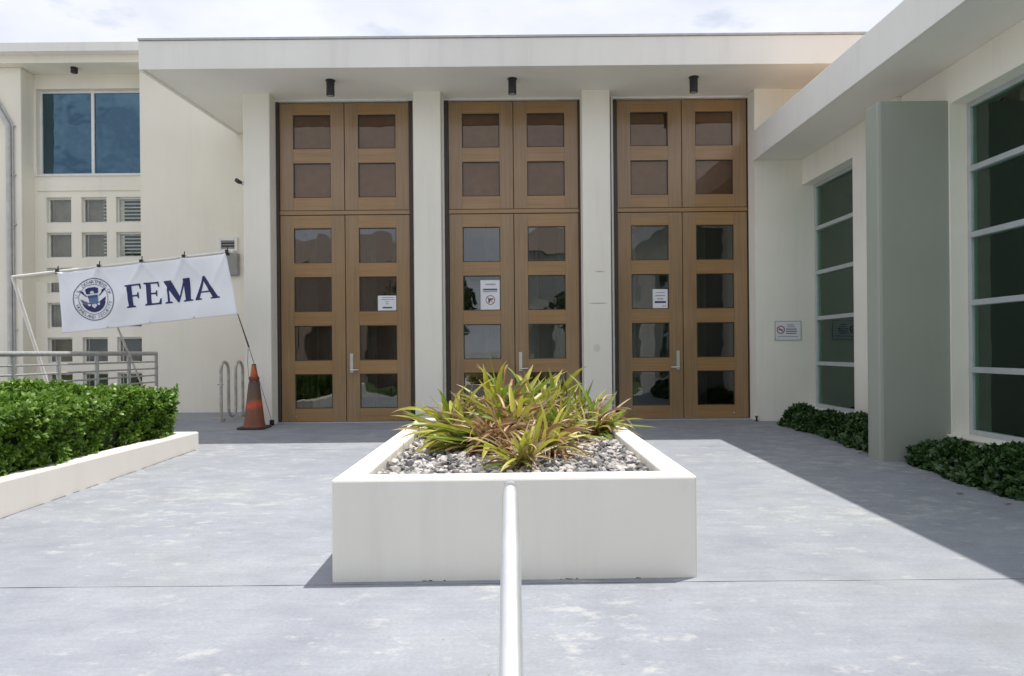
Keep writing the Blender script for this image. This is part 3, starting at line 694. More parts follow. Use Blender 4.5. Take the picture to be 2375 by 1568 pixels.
for i in range(59):
    w0 = 0.010 * (0.35 + 0.9 * rr.random()); w1 = 0.010 * (0.35 + 0.9 * rr.random())
    if rr.random() < 0.18: continue
    (x, y), (x2, y2) = P[i], P[i + 1]
    crk.add([(x, y, gz(y) + 0.003), (x + w0, y, gz(y) + 0.003), (x2 + w1, y2, gz(y2) + 0.003), (x2, y2, gz(y2) + 0.003)], [(0, 1, 2, 3)])
crk.build('joint_gap', plain('joint_dirt', (0.07, 0.055, 0.045), 0.95), lwl)

def leaf_cloud(name, shoots, dirs, lsize, per, mat, parent, seed, stem=None):
    rs = np.random.RandomState(seed); S = len(shoots); n = S * per
    base = np.repeat(shoots, per, 0); ax = np.repeat(dirs, per, 0)
    az = rs.uniform(0, 2 * np.pi, n); spread = rs.uniform(0.45, 1.35, n)
    h = np.cross(ax, np.array([0.31, 0.77, 0.55])); h /= np.linalg.norm(h, axis=1)[:, None] + 1e-9; k = np.cross(ax, h)
    rad = h * np.cos(az)[:, None] + k * np.sin(az)[:, None]
    d = ax * np.cos(spread)[:, None] + rad * np.sin(spread)[:, None]
    base = base - ax * (rs.rand(n) * 0.06)[:, None]
    side = np.cross(d, ax + rs.normal(0, 0.25, (n, 3))); side /= np.linalg.norm(side, axis=1)[:, None] + 1e-9
    up = np.cross(side, d)
    Ls = lsize * rs.uniform(0.7, 1.25, n); Ws = Ls * rs.uniform(0.42, 0.58, n)
    def P(t, s, u): return base + d * (Ls * t)[:, None] + side * (Ws * s)[:, None] + up * (Ls * u)[:, None]
    vv = np.stack([P(0, 0, 0), P(.35, -.45, .05), P(.35, .45, .05), P(.72, -.42, .0), P(.72, .42, .0), P(1.0, 0, -.10)], 1).reshape(-1, 3)
    idx = np.arange(n)[:, None] * 6
    f3a = idx + np.array([0, 2, 1]); f4 = idx + np.array([1, 2, 4, 3]); f3b = idx + np.array([3, 4, 5])
    loops = np.concatenate([f3a, f4, f3b], 1).ravel()
    tot = np.tile([3, 4, 3], n); st = np.concatenate([[0], np.cumsum(tot)[:-1]])
    off = np.array(root_of(parent)) if parent is not None else 0
    me = bpy.data.meshes.new(name); me.vertices.add(n * 6); me.vertices.foreach_set('co', (vv - off).ravel())
    me.loops.add(len(loops)); me.loops.foreach_set('vertex_index', loops.astype(np.int32))
    me.polygons.add(n * 3); me.polygons.foreach_set('loop_start', st.astype(np.int32)); me.polygons.foreach_set('loop_total', tot.astype(np.int32))
    me.update(); me.validate()
    r = np.clip(np.repeat(rs.rand(S), per) * 0.6 + rs.rand(n) * 0.4, 0, 1)
    a = me.attributes.new('rnd', 'FLOAT', 'FACE'); a.data.foreach_set('value', np.repeat(r, 3))
    me.materials.append(mat)
    o = link(bpy.data.objects.new(name, me), parent); return o
def box_shoots(x0, x1, y0, y1, z0, ztop, n, seed, rough=0.05, faces=('top', 'x1', 'y1', 'y0', 'x0'), wob=1.0):
    rs = np.random.RandomState(seed); P, D = [], []
    area = {'top': (x1 - x0) * (y1 - y0), 'x1': (y1 - y0) * (ztop - z0), 'x0': (y1 - y0) * (ztop - z0), 'y1': (x1 - x0) * (ztop - z0), 'y0': (x1 - x0) * (ztop - z0)}
    tot = sum(area[f] for f in faces)
    def bulge(a, b, c): return wob * 0.05 * (math.sin(a * 3.1 + c) + math.sin(b * 4.3 + 1.7 * c) + 0.7 * math.sin(a * 9.7 - b * 7.1 + c))
    for f in faces:
        for i in range(int(n * area[f] / tot)):
            u, v = rs.rand(), rs.rand(); ro = abs(rs.normal(0, rough))
            x, y, z = x0 + (x1 - x0) * u, y0 + (y1 - y0) * v, z0 + (ztop - z0) * v
            if f == 'top': p = [x, y, ztop + bulge(x, y, 0) - ro]; nrm = [0, 0, 1]
            elif f in ('x1', 'x0'):
                y = y0 + (y1 - y0) * u; s = 1 if f == 'x1' else -1
                p = [(x1 if s > 0 else x0) + s * (bulge(y, z * 2, 1.3) - ro), y, z]; nrm = [s, 0, 0.5]
            else:
                s = 1 if f == 'y1' else -1; p = [x, (y1 if s > 0 else y0) + s * (bulge(x, z * 2, 2.1) - ro), z]; nrm = [0, s, 0.5]
            # round off the shoulders
            ex = max(0, 0.16 - min(abs(p[0] - x0), abs(p[0] - x1))) ; ey = max(0, 0.16 - min(abs(p[1] - y0), abs(p[1] - y1)))
            if p[2] > ztop - 0.16: p[2] -= (ex * ex + ey * ey) * 2.6
            P.append(p); q = np.array(nrm) + rs.normal(0, 0.32, 3) + np.array([0, 0, 0.25]); D.append(q / np.linalg.norm(q))
    return np.array(P), np.array(D)
hd = thing('hedge', (-4.7, 6.5, 0.06), 'dense bright green clipped hedge behind the low white wall', 'hedge')
P, D = box_shoots(-5.72, -4.06, 3.6, 8.42, 0.16, 0.775, 10500, 21, 0.045, ('top', 'x1', 'y1', 'x0'))
leaf_cloud('foliage', P, D, 0.055, 7, HEDGE, hd, 22)['kind'] = 'stuff'
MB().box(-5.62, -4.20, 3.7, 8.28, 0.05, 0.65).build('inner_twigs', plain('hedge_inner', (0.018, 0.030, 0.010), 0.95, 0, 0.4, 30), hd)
# little low hedges by the right wing
for (y0, y1, zt_, lab, sd_) in ((7.75, 10.55, 0.205, 'low dark green ground-cover hedge between the fin wall and the doors', 31), (3.2, 7.28, 0.165, 'low dark green ground-cover hedge below the large right window', 41)):
    h = thing('low_hedge', (4.5, (y0 + y1) / 2, gz(y0)), lab, 'hedge', 'low hedges along the right wing')
    P, D = box_shoots(4.30, 4.84, y0, y1, gz(y0) + 0.02, zt_, int(620 * (y1 - y0)), sd_, 0.05, ('top', 'x0', 'y0', 'y1'), 0.9)
    leaf_cloud('foliage', P, D, 0.062, 7, HEDGED, h, sd_ + 1)['kind'] = 'stuff'
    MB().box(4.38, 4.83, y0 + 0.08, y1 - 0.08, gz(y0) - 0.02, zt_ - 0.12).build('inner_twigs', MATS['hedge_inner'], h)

# ------------------------------------------------------------------ railing behind the hedge
rg = thing('railing', (-5.9, 8.6, gz(8.6)), 'grey tubular steel railing behind the left hedge', 'railing')
RX, RZ = -5.90, 1.165
ys = [11.63 - 0.852 * k for k in range(8)]
MB().tube([(RX, ys[-1] - 0.2, RZ + 0.02), (RX, ys[0], RZ)], 0.034, 14).build('top_rail', STEEL, rg, smooth=True)
for y in ys: MB().tube([(RX, y, gz(y) - 0.02), (RX, y, RZ - 0.02)], 0.028, 12).build('post', STEEL, rg, smooth=True)
for k in range(7): MB().tube([(RX, ys[-1] - 0.2, RZ - 0.125 - 0.114 * k), (RX, ys[0], RZ - 0.14 - 0.114 * k)], 0.013, 8).build('rail', STEEL, rg, smooth=True)

# ------------------------------------------------------------------ banner
YB = 9.84
bn = thing('banner_stand', at(110, 960, YB), 'white plastic pipe stand leaning behind the railing with a banner clipped on', 'stand')
pa, pb = at(29, 642, YB + 0.03), at(541, 583, YB + 0.03)
MB().tube([pa, pb], 0.020, 12).build('pole', PVC, bn, smooth=True)
lg = at(118, 915, YB + 0.5); lg2 = Vector((lg.x + 0.15, lg.y, gz(lg.y)))
MB().tube([pa, pa + (lg - pa) * ((pa.z - gz(10)) / (pa.z - lg.z))], 0.024, 12).build('leg', PVC, bn, smooth=True)
m1 = at(262, 735, YB + 0.05); m2 = at(345, 930, 12.0); MB().tube([m1, m1 + (m2 - m1) * 1.02], 0.016, 10).build('leg', PVC, bn, smooth=True)
t = [at(32, 644, YB + 0.04), at(140, 628, YB + 0.04), at(142, 655, YB + 0.06), at(100, 657, YB + 0.10), at(60, 652, YB + 0.10)]
MB().add(t + [p + Vector((0, 0.012, 0)) for p in t], [(0, 1, 2, 3, 4), (9, 8, 7, 6, 5)] + [(i, i + 5, (i + 1) % 5 + 5, (i + 1) % 5) for i in range(5)]).build('tarp_scrap', TARP, bn)

c00 = at(147, 773, YB); c10 = at(551, 729, YB); c01 = at(133, 632, YB); c11 = at(526, 588, YB)
BW_ = (c10 - c00).length; BH = (c01 - c00).length
bo = thing('banner', c00, 'white vinyl banner with round navy seal and large FEMA lettering', 'banner')
ridge = [(0.13, 0.0), (0.37, 0.01), (0.62, 0.0), (0.86, 0.01)]
def bwarp(s, t, lift=0.0):
    """s, t in 0..1 on the cloth -> place, with soft folds hanging from the clips"""
    p = c00 * (1 - s) * (1 - t) + c10 * s * (1 - t) + c01 * (1 - s) * t + c11 * s * t
    w = 0.015 * math.sin(s * 9 + t * 3.0) + 0.007 * math.sin(s * 23 - t * 7) + 0.010 * math.sin(t * 8 + s * 4)
    for cx_ in (0.0, 0.245, 0.495, 0.745, 1.0):
        dd = (s - cx_) * BW_; tt = (1 - t) * BH
        for sg in (-1, 1): w -= 0.026 * math.exp(-((dd - sg * tt * 0.75) / 0.035) ** 2) * math.exp(-tt / 0.35)
    sag = -0.012 * math.sin(math.pi * ((s * 4.0) % 1.0)) * t
    edge = 0.03 * max(0, 0.06 - s) / 0.06 * (1 - t) 
    return p + Vector((0, w - lift - edge, sag))
nu, nv = 96, 36
g = MB(); g.add([bwarp(i / nu, j / nv) for j in range(nv + 1) for i in range(nu + 1)], [(j * (nu + 1) + i, j * (nu + 1) + i + 1, (j + 1) * (nu + 1) + i + 1, (j + 1) * (nu + 1) + i) for j in range(nv) for i in range(nu)])
cloth = g.build('cloth', VINYL, bo, smooth=True)
sol = cloth.modifiers.new('thickness', 'SOLIDIFY'); sol.thickness = 0.003; sol.offset = -1
# the print is laid on the cloth: x, y in metres from the lower left corner
def print_mesh(polys, name, mat, parent, lift, sub=0.03):
    bm = bmesh.new()
    for pl_ in polys:
        try: bm.faces.new([bm.verts.new((x, y, 0)) for x, y in pl_])
        except ValueError: pass
    bmesh.ops.triangulate(bm, faces=bm.faces[:])
    for _ in range(5):
        es = [e for e in bm.edges if e.calc_length() > sub]
        if not es: break
        bmesh.ops.subdivide_edges(bm, edges=es, cuts=1); bmesh.ops.triangulate(bm, faces=[f for f in bm.faces if len(f.verts) > 3])
    V = [bwarp(v.co.x / BW_, v.co.y / BH, lift) for v in bm.verts]; bm.verts.index_update()
    fs_ = []
    for f in bm.faces:
        ids = [v.index for v in f.verts]
        n = (V[ids[1]] - V[ids[0]]).cross(V[ids[2]] - V[ids[0]])
        fs_.append(ids if n.y < 0 else ids[::-1])
    mb = MB(); mb.add(V, fs_); bm.free()
    return mb.build(name, mat, parent)
def bxy(u, v):                                           # photo pixel on the banner -> metres on the cloth
    p = at(u, v, YB); ex = (c10 - c00) / BW_; ey = (c01 - c00) / BH; q = p - c00
    # skewed basis solve
    a11, a12, a22 = ex.dot(ex), ex.dot(ey), ey.dot(ey); b1, b2 = q.dot(ex), q.dot(ey); det = a11 * a22 - a12 * a12
    return ((b1 * a22 - b2 * a12) / det, (b2 * a11 - b1 * a12) / det)
# lettering with serifs, unit cap height
def glyph(ch):
    if ch == 'F': return 0.72, [[(0.02, 0), (0.40, 0), (0.40, 0.055), (0.31, 0.085), (0.31, 0.46), (0.31, 0.53), (0.31, 0.93), (0.11, 0.93), (0.11, 0.085), (0.02, 0.055)],
                                [(0.02, 0.945), (0.11, 0.915), (0.31, 0.93), (0.60, 0.93), (0.64, 0.76), (0.69, 0.76), (0.68, 1.0), (0.02, 1.0)],
                                [(0.31, 0.46), (0.50, 0.46), (0.53, 0.36), (0.575, 0.36), (0.575, 0.64), (0.53, 0.64), (0.50, 0.53), (0.31, 0.53)]]
    if ch == 'E': return 0.80, [[(0.02, 0), (0.11, 0.0), (0.31, 0.0), (0.31, 1.0), (0.11, 1.0), (0.02, 1.0), (0.02, 0.945), (0.11, 0.915), (0.11, 0.085), (0.02, 0.055)],
                                [(0.31, 0.93), (0.59, 0.93), (0.63, 0.77), (0.68, 0.77), (0.67, 1.0), (0.31, 1.0)],
                                [(0.31, 0.465), (0.50, 0.465), (0.53, 0.37), (0.575, 0.37), (0.575, 0.63), (0.53, 0.63), (0.50, 0.535), (0.31, 0.535)],
                                [(0.31, 0), (0.72, 0), (0.755, 0.26), (0.705, 0.26), (0.63, 0.075), (0.31, 0.075)]]
    if ch == 'M': return 1.22, [[(0.02, 0), (0.32, 0), (0.32, 0.05), (0.215, 0.08), (0.235, 0.80), (0.215, 0.915), (0.165, 0.915), (0.125, 0.08), (0.02, 0.05)],
                                [(0.03, 1.0), (0.03, 0.945), (0.165, 0.915), (0.545, 0.0), (0.60, 0.0), (0.64, 0.26), (0.35, 1.0)],
                                [(0.60, 0.0), (0.90, 0.80), (0.90, 1.0), (0.62, 0.24)],
                                [(0.86, 1.0), (0.86, 0.08), (0.77, 0.05), (0.77, 0), (1.18, 0), (1.18, 0.05), (1.08, 0.08), (1.06, 0.915), (1.16, 0.945), (1.16, 1.0)]]
    return 1.05, [[(0.0, 0), (0.29, 0), (0.29, 0.05), (0.19, 0.08), (0.51, 0.90), (0.47, 1.0), (0.10, 0.08), (0.0, 0.05)],
                  [(0.47, 1.02), (0.55, 1.02), (0.98, 0.08), (1.06, 0.05), (1.06, 0), (0.66, 0), (0.66, 0.05), (0.75, 0.08), (0.44, 0.86)],
                  [(0.275, 0.30), (0.655, 0.30), (0.63, 0.365), (0.30, 0.365)]]
LET = {'F': ((294, 713), (291, 660), 54.0), 'E': ((341, 707.5), (338, 654), 55), 'M': ((392, 702), (387, 648), 61), 'A': ((448, 694), (441, 640), 62)}
base0, base1 = bxy(297, 714.5), bxy(513, 690)
tops = bxy(291, 661)
ux = Vector((base1[0] - base0[0], base1[1] - base0[1], 0)); tot_w = ux.length; ux.normalize(); uy = Vector((-ux.y, ux.x, 0))
CAP = (Vector((*tops, 0)) - Vector((*base0, 0))).dot(uy)
adv = 0; order = 'FEMA'; unit = sum(glyph(c)[0] for c in order) + 0.06 * 3
sxk = tot_w / unit
for ch in order:
    w, pls = glyph(ch)
    polys = [[((Vector((*base0, 0)) + ux * ((adv + x) * sxk) + uy * (y * CAP * (1.06 if ch in 'MA' else 1.0))).x, (Vector((*base0, 0)) + ux * ((adv + x) * sxk) + uy * (y * CAP)).y) for x, y in pl_] for pl_ in pls]
    print_mesh(polys, 'letter', NAVY, cloth, 0.004); adv += w + 0.06
# round seal
sc_ = bxy(219.5, 694); SR = 49.5 * YB / F
ang0 = math.atan2(ux.y, ux.x)
def sp(x, y):
    X, Y = x * SR, y * SR; return (sc_[0] + X * math.cos(ang0) - Y * math.sin(ang0), sc_[1] + X * math.sin(ang0) + Y * math.cos(ang0))
def ringp(r0, r1, n=48): return [[sp(r * math.cos(t), r * math.sin(t)) for r, t in ((r0, a0), (r1, a0), (r1, a1), (r0, a1))] for a0, a1 in ((2 * math.pi * i / n, 2 * math.pi * (i + 1) / n) for i in range(n))]
def S(pts): return [[sp(x, y) for x, y in pts]]
seal = print_mesh(ringp(0.955, 1.0), 'seal_ring', SEALG, cloth, 0.004)
print_mesh(ringp(0.685, 0.710), 'seal_inner_ring', SEALG, cloth, 0.004)
disc = [(0.60 * math.cos(2 * math.pi * i / 40), 0.60 * math.sin(2 * math.pi * i / 40)) for i in range(40)]
cres = [(0.58 * math.cos(t), -0.02 + 0.58 * math.sin(t)) for t in [math.radians(a) for a in range(192, 349, 6)]] + [(0.50, -0.22), (0.36, -0.34), (0.15, -0.42), (-0.15, -0.42), (-0.36, -0.34), (-0.50, -0.22)]
print_mesh(S(cres), 'seal_shield_base', NAVY, cloth, 0.005)
for s in (-1, 1):
    print_mesh(S([(s * x, y) for x, y in [(-0.66, 0.50), (-0.43, 0.41), (-0.39, 0.28), (-0.24, 0.13), (-0.33, 0.16), (-0.52, 0.33)]]), 'seal_wing', NAVY, cloth, 0.005)
    print_mesh(S([(s * x, y) for x, y in [(-0.60, 0.07), (-0.27, -0.13), (-0.24, -0.30), (-0.40, -0.26), (-0.56, -0.10)]]), 'seal_feather', NAVY if s < 0 else SEALG, cloth, 0.006)
print_mesh(S([(-0.33, 0.50), (-0.30, 0.27), (0.24, 0.27), (0.27, 0.50), (0.12, 0.57), (-0.16, 0.57)]), 'seal_crest', NAVY, cloth, 0.006)
print_mesh(S([(-0.10, 0.27), (-0.13, 0.36), (-0.02, 0.41), (0.06, 0.36), (0.06, 0.27)]), 'seal_head', SEALW, cloth, 0.008)
print_mesh(S([(-0.26, 0.20), (0.22, 0.20), (0.21, 0.06), (-0.24, 0.06)]), 'seal_band', SEALB, cloth, 0.007)
print_mesh(S([(-0.24, 0.055), (0.21, 0.055), (0.19, -0.13), (0.05, -0.24), (-0.09, -0.24), (-0.22, -0.13)]), 'seal_shield', SEALT, cloth, 0.007)
print_mesh(S([(-0.14, -0.31), (-0.02, -0.42), (0.12, -0.31), (0.10, -0.22), (-0.12, -0.22)]), 'seal_tail', SEALW, cloth, 0.008)
for s in (-1, 1): print_mesh(S([(s * 0.16 - 0.01, -0.20), (s * 0.30 - 0.01, -0.17), (s * 0.27 - 0.01, -0.30), (s * 0.17 - 0.01, -0.28)]), 'seal_claw', SEALW, cloth, 0.008)
def text_polys(ch):
    cu = bpy.data.curves.new('t', 'FONT'); cu.body = ch; cu.size = 1.0; cu.resolution_u = 2; o = bpy.data.objects.new('t', cu); COL.objects.link(o)
    dg = bpy.context.evaluated_depsgraph_get(); me_ = bpy.data.meshes.new_from_object(o.evaluated_get(dg)); 
    P_ = [[(me_.vertices[i].co.x, me_.vertices[i].co.y) for i in p.vertices] for p in me_.polygons]
    bpy.data.objects.remove(o); bpy.data.curves.remove(cu); bpy.data.meshes.remove(me_); return P_
CACHE = {}
def arc_text(txt, a0, a1, r, size, flip):
    allp = []
    for i, ch in enumerate(txt):
        if ch == ' ': continue
        if ch not in CACHE: CACHE[ch] = text_polys(ch)
        t = math.radians(a0 + (a1 - a0) * i / (len(txt) - 1)); xs_ = [x for p in CACHE[ch] for x, _ in p]; cx_ = (min(xs_) + max(xs_)) / 2
        for p in CACHE[ch]:
            q = []
            for x, y in p:
                lx, ly = (x - cx_) * size, (y - 0.36) * size
                if not flip: tx, ty = math.sin(t), -math.cos(t); q.append(sp(r * math.cos(t) + lx * tx + ly * math.cos(t), r * math.sin(t) + lx * ty + ly * math.sin(t)))
                else: tx, ty = -math.sin(t), math.cos(t); q.append(sp(r * math.cos(t) + lx * tx - ly * math.cos(t), r * math.sin(t) + lx * ty - ly * math.sin(t)))
            allp.append(q)
    print_mesh(allp, 'seal_lettering', SEALG, cloth, 0.005, 0.05)
arc_text('U.S. DEPARTMENT OF', 165, 15, 0.825, 0.22, False)
arc_text('HOMELAND SECURITY', 196, 344, 0.825, 0.22, True)
# clips along the pole
for s in (0.0, 0.245, 0.495, 0.745, 1.0):
    p = bwarp(s, 1.0); pp = pa + (pb - pa) * ((p.x - pa.x) / (pb.x - pa.x))
    MB().box(p.x - 0.016, p.x + 0.016, YB - 0.03, YB + 0.06, p.z - 0.025, pp.z + 0.028).tube([(p.x + 0.004, YB + 0.01, pp.z + 0.02), (p.x + 0.018, YB - 0.01, pp.z + 0.075)], 0.008, 6).build('clip', BLACK, bo, bevel=0.006)
for s in (0.25, 0.5, 0.75):
    p = bwarp(s, 0.0); MB().lathe((p.x, p.y - 0.004, p.z + 0.025), [(0.004, -0.012), (0.012, -0.006), (0.012, 0.006), (0.004, 0.012)], 8).build('eyelet', SATIN, bo)

# ------------------------------------------------------------------ cone, tie-down cord, bike rack
cp = at(590, 990, 10.64); CXn = cp.x; cz = gz(10.64)
cn = thing('traffic_cone', (CXn, 10.64, cz), 'tall dirty orange traffic cone at the foot of the left column', 'traffic cone')
bs = 0.215
MB().prism([(CXn - bs + .05, 10.64 - bs), (CXn + bs - .05, 10.64 - bs), (CXn + bs, 10.64 - bs + .05), (CXn + bs, 10.64 + bs - .05), (CXn + bs - .05, 10.64 + bs), (CXn - bs + .05, 10.64 + bs), (CXn - bs, 10.64 + bs - .05), (CXn - bs, 10.64 - bs + .05)], cz + 0.0, cz + 0.03).build('base', plain('cone_base_dark', (0.06, 0.035, 0.028), 0.7, 0, 0.4), cn, bevel=0.008)
MB().lathe((CXn, 10.64, cz), [(0.175, 0.031), (0.165, 0.05), (0.155, 0.09), (0.085, 0.70), (0.082, 0.705), (0.062, 0.78), (0.036, 0.965), (0.034, 0.985)], 28).build('body', CONE, cn, smooth=True)
MB().lathe((CXn, 10.64, cz), [(0.0785, 0.755), (0.0805, 0.765), (0.0755, 0.800), (0.0715, 0.805)], 24).build('collar', plain('cone_collar_red', (0.26, 0.035, 0.02), 0.5, 0, 0.3), cn, smooth=True)
MB().lathe((CXn, 10.64, cz), [(0.030, 0.9855), (0.036, 0.99), (0.030, 1.0)], 16).build('tip', BLACK, cn, smooth=True)
cd = thing('tie_down_cord', at(633, 978, 10.95), 'thin black cord tied from the banner corner down to the column foot', 'cord')
k0, k1, k2, k3 = at(551, 728, YB), at(577, 805, 10.1), at(590, 846, 10.45), at(630, 976, 10.95)
MB().tube([k0, k0.lerp(k1, 0.6), k1], [0.006, 0.009, 0.012], 8).build('strap', ROPE, cd, smooth=True)
MB().tube([k1, k2], 0.0045, 6).build('line', ROPE, cd); MB().tube([k2, k3], 0.0035, 6).build('line', ROPE, cd)
MB().box(k3.x - 0.03, k3.x + 0.03, k3.y - 0.02, YC + 0.004, gz(10.95) - 0.001, k3.z + 0.015).build('anchor', BLACK, cd, bevel=0.01)
MB().tube([k1 + Vector((-0.01, 0, -0.02)), at(574, 840, 10.3), at(577, 878, 10.45), at(585, 890, 10.55)], 0.003, 6).build('loose_end', ROPE, cd)

br = thing('bike_rack', (-4.7, 11.8, 0), 'tarnished steel wave bike rack beside the left column', 'bike rack')
A, B = Vector((-4.745, 11.50, gz(11.5))), Vector((-4.655, 12.22, gz(12.2)))
def bp(t, z): p = A.lerp(B, t); return Vector((p.x, p.y, z))
pts = [bp(0, A.z - 0.02), bp(0, 0.86)]
for i in range(1, 9): a_ = math.pi - math.pi * i / 8; pts.append(bp(1 / 6 + math.cos(a_) / 6, 0.86 + 0.15 * math.sin(a_)))
pts.append(bp(1 / 3, 0.22))
for i in range(1, 9): a_ = math.pi + math.pi * i / 8; pts.append(bp(0.5 + math.cos(a_) / 6, 0.22 + 0.15 * math.sin(a_)))
pts.append(bp(2 / 3, 0.86))
for i in range(1, 9): a_ = math.pi - math.pi * i / 8; pts.append(bp(5 / 6 + math.cos(a_) / 6, 0.86 + 0.15 * math.sin(a_)))
pts.append(bp(1, B.z - 0.02))
MB().tube(pts, 0.026, 14).build('tube', plain('tarnished_steel', (0.46, 0.44, 0.41), 0.42, 0.45, 0.25, 12), br, smooth=True)
for p in (A, B): MB().lathe((p.x, p.y, p.z), [(0.065, -0.01), (0.065, 0.058), (0.04, 0.062)], 16).build('foot_plate', MATS['tarnished_steel'], br)
MB().tube([(A.x - 0.06, A.y, 0.63), (A.x + 0.04, A.y, 0.63)], 0.006, 6).build('padlock_bar', BLACK, br)

# ------------------------------------------------------------------ fixtures
names = ['left', 'middle', 'right']
for k, c in enumerate(DC):
    li = thing('ceiling_light', (c - 0.02, 10.50, ZS), 'black cylinder spotlight on the canopy above the %s double door' % names[k], 'light', 'canopy spotlights')
    MB().lathe((c - 0.02, 10.50, ZS - 0.235), [(0.050, 0.0), (0.062, 0.002), (0.062, 0.2355)], 24).build('housing', BLACK, li, smooth=True)
    MB().lathe((c - 0.02, 10.50, ZS - 0.008), [(0.075, 0.0), (0.075, 0.0085)], 24).build('mount', BLACK, li, smooth=True)
    MB().lathe((c - 0.02, 10.50, ZS - 0.2355), [(0.046, 0.0), (0.040, 0.0004)], 16).build('lens', plain('lamp_lens%d' % k, (0.4, 0.4, 0.38), 0.2), li)
p = at(172, 150, 13.05)
li = thing('ceiling_light', (p.x, 13.05, 6.64), 'small black spotlight under the thin left roof edge above the big blue window', 'light')
MB().lathe((p.x, 13.05, 6.64 - 0.10), [(0.055, 0.0), (0.062, 0.004), (0.062, 0.1002)], 20).build('housing', BLACK, li, smooth=True)
MB().lathe((p.x, 13.05, 6.64 - 0.006), [(0.065, 0.0), (0.065, 0.0062)], 20).build('mount', BLACK, li)
# camera
q = at(556, 424, 10.995); q.y = 11.02; q.x = -4.15
sc = thing('security_camera', q, 'small black security camera on the side of the left column', 'camera')
MB().lathe((q.x - 0.022, q.y, q.z - 0.03), [(0.02, 0.0), (0.03, 0.01), (0.03, 0.05), (0.02, 0.06)], 14).build('mount', SATIN, sc, smooth=True)
MB().tube([(q.x - 0.02, q.y - 0.0, q.z), (q.x - 0.055, q.y - 0.06, q.z + 0.005), (q.x - 0.075, q.y - 0.12, q.z + 0.02)], [0.016, 0.034, 0.034], 14).build('body', BLACK, sc, smooth=True)
# vent and box on the side wall
YV = 13.0
a_, b_ = at(507, 552, YV), at(552, 584, YV); x0, x1, z0, z1 = a_.x, b_.x, b_.z, a_.z
vt = thing('wall_vent', ((x0 + x1) / 2, YV, z0), 'small white louvred vent on the cream side wall above the banner', 'vent')
tk = 0.055
m = MB().box(x0, x0 + tk, YV - 0.035, YV - 0.001, z0, z1).box(x1 - tk, x1, YV - 0.035, YV - 0.001, z0, z1).box(x0 + tk, x1 - tk, YV - 0.035, YV - 0.001, z0, z0 + tk).box(x0 + tk, x1 - tk, YV - 0.035, YV - 0.001, z1 - tk, z1)
m.build('frame', WFRAME, vt, bevel=0.004)
box('backing', x0 + tk, x1 - tk, YV - 0.004, YV - 0.001, z0 + tk, z1 - tk, BLACK, vt)
for i in range(3):
    zz = z0 + tk + 0.012 + i * 0.056; MB().add([(x0 + tk, YV - 0.03, zz), (x1 - tk, YV - 0.03, zz), (x1 - tk, YV - 0.006, zz + 0.03), (x0 + tk, YV - 0.006, zz + 0.03), (x0 + tk, YV - 0.03, zz - 0.006), (x1 - tk, YV - 0.03, zz - 0.006)], [(0, 1, 2, 3), (4, 5, 1, 0)]).build('slat', GREYBOX, vt)
a_, b_ = at(520, 589, YV), at(556, 640, YV)
ub = thing('plain_grey_box', (a_.x, YV, b_.z), 'plain grey box on the side wall half hidden by the banner', 'box')  # grey box set in for a dark patch of unclear cause
box('box_body', a_.x, b_.x, YV - 0.07, YV - 0.001, b_.z, a_.z, GREYBOX, ub, 0.006)
box('front_panel', a_.x + 0.015, b_.x - 0.015, YV - 0.078, YV - 0.0715, b_.z + 0.015, a_.z - 0.015, GREYBOX, ub)

# ------------------------------------------------------------------ notices and sign
def flat(name, u0, v0, u1, v1, y, mat, par, lift=0.0):
    a_, b_ = at(u0, v0, y), at(u1, v1, y); return MB().box(min(a_.x, b_.x), max(a_.x, b_.x), y - lift - 0.0008, y - lift, min(a_.z, b_.z), max(a_.z, b_.z)).build(name, mat, par)
def ring_mesh(c_, r0, r1, y, mat, par, name='ring'):
    n = 28; v = [(c_.x + r * math.cos(2 * math.pi * i / n), y, c_.z + r * math.sin(2 * math.pi * i / n)) for r in (r0, r1) for i in range(n)]
    return MB().add(v, [(i, (i + 1) % n, n + (i + 1) % n, n + i) for i in range(n)]).build(name, mat, par)
YG = YD + 0.0225
def notice(u0, v0, u1, v1, label, lines):
    t = thing('notice', at((u0 + u1) / 2, v1, YG), label, 'notice', 'paper notices on the door glass')
    flat('sheet', u0, v0, u1, v1, YG, PAPER, t)
    for (x0, x1, y0, y1, mt) in lines: flat('print_line', u0 + (u1 - u0) * x0, v0 + (v1 - v0) * y0, u0 + (u1 - u0) * x1, v0 + (v1 - v0) * y1, YG, mt, t, 0.0016)
    return t
notice(876, 686, 920, 720, 'landscape white notice with one bold grey line on the left double door', [(0.22, 0.84, 0.10, 0.14, INKG), (0.18, 0.86, 0.24, 0.28, INKG), (0.40, 0.60, 0.38, 0.43, INKG), (0.42, 0.58, 0.52, 0.58, INKG), (0.25, 0.75, 0.76, 0.86, INKD)])
t = notice(1114, 650, 1159, 719.5, 'tall white notice with crossed-out pistol symbol on the middle double door', [(0.25, 0.78, 0.12, 0.16, INKG), (0.13, 0.86, 0.285, 0.335, INKD), (0.13, 0.86, 0.36, 0.395, INKG)])
c_ = at(1137, 696, YG); rr_ = 11.0 * YG / F
ring_mesh(c_, rr_ * 0.86, rr_, YG - 0.0026, INKR, t)
def poly(pts, mat, par, name, y):
    n = len(pts); return MB().add([(x, y, z) for x, z in pts], [tuple(range(n))]).build(name, mat, par)
s_ = rr_
poly([(c_.x + s_ * x, c_.z + s_ * z) for x, z in [(-0.45, -0.62), (-0.15, -0.62), (-0.02, -0.02), (0.62, 0.10), (0.62, 0.36), (-0.50, 0.36), (-0.45, 0.05)]], INKD, t, 'pistol', YG - 0.0024)
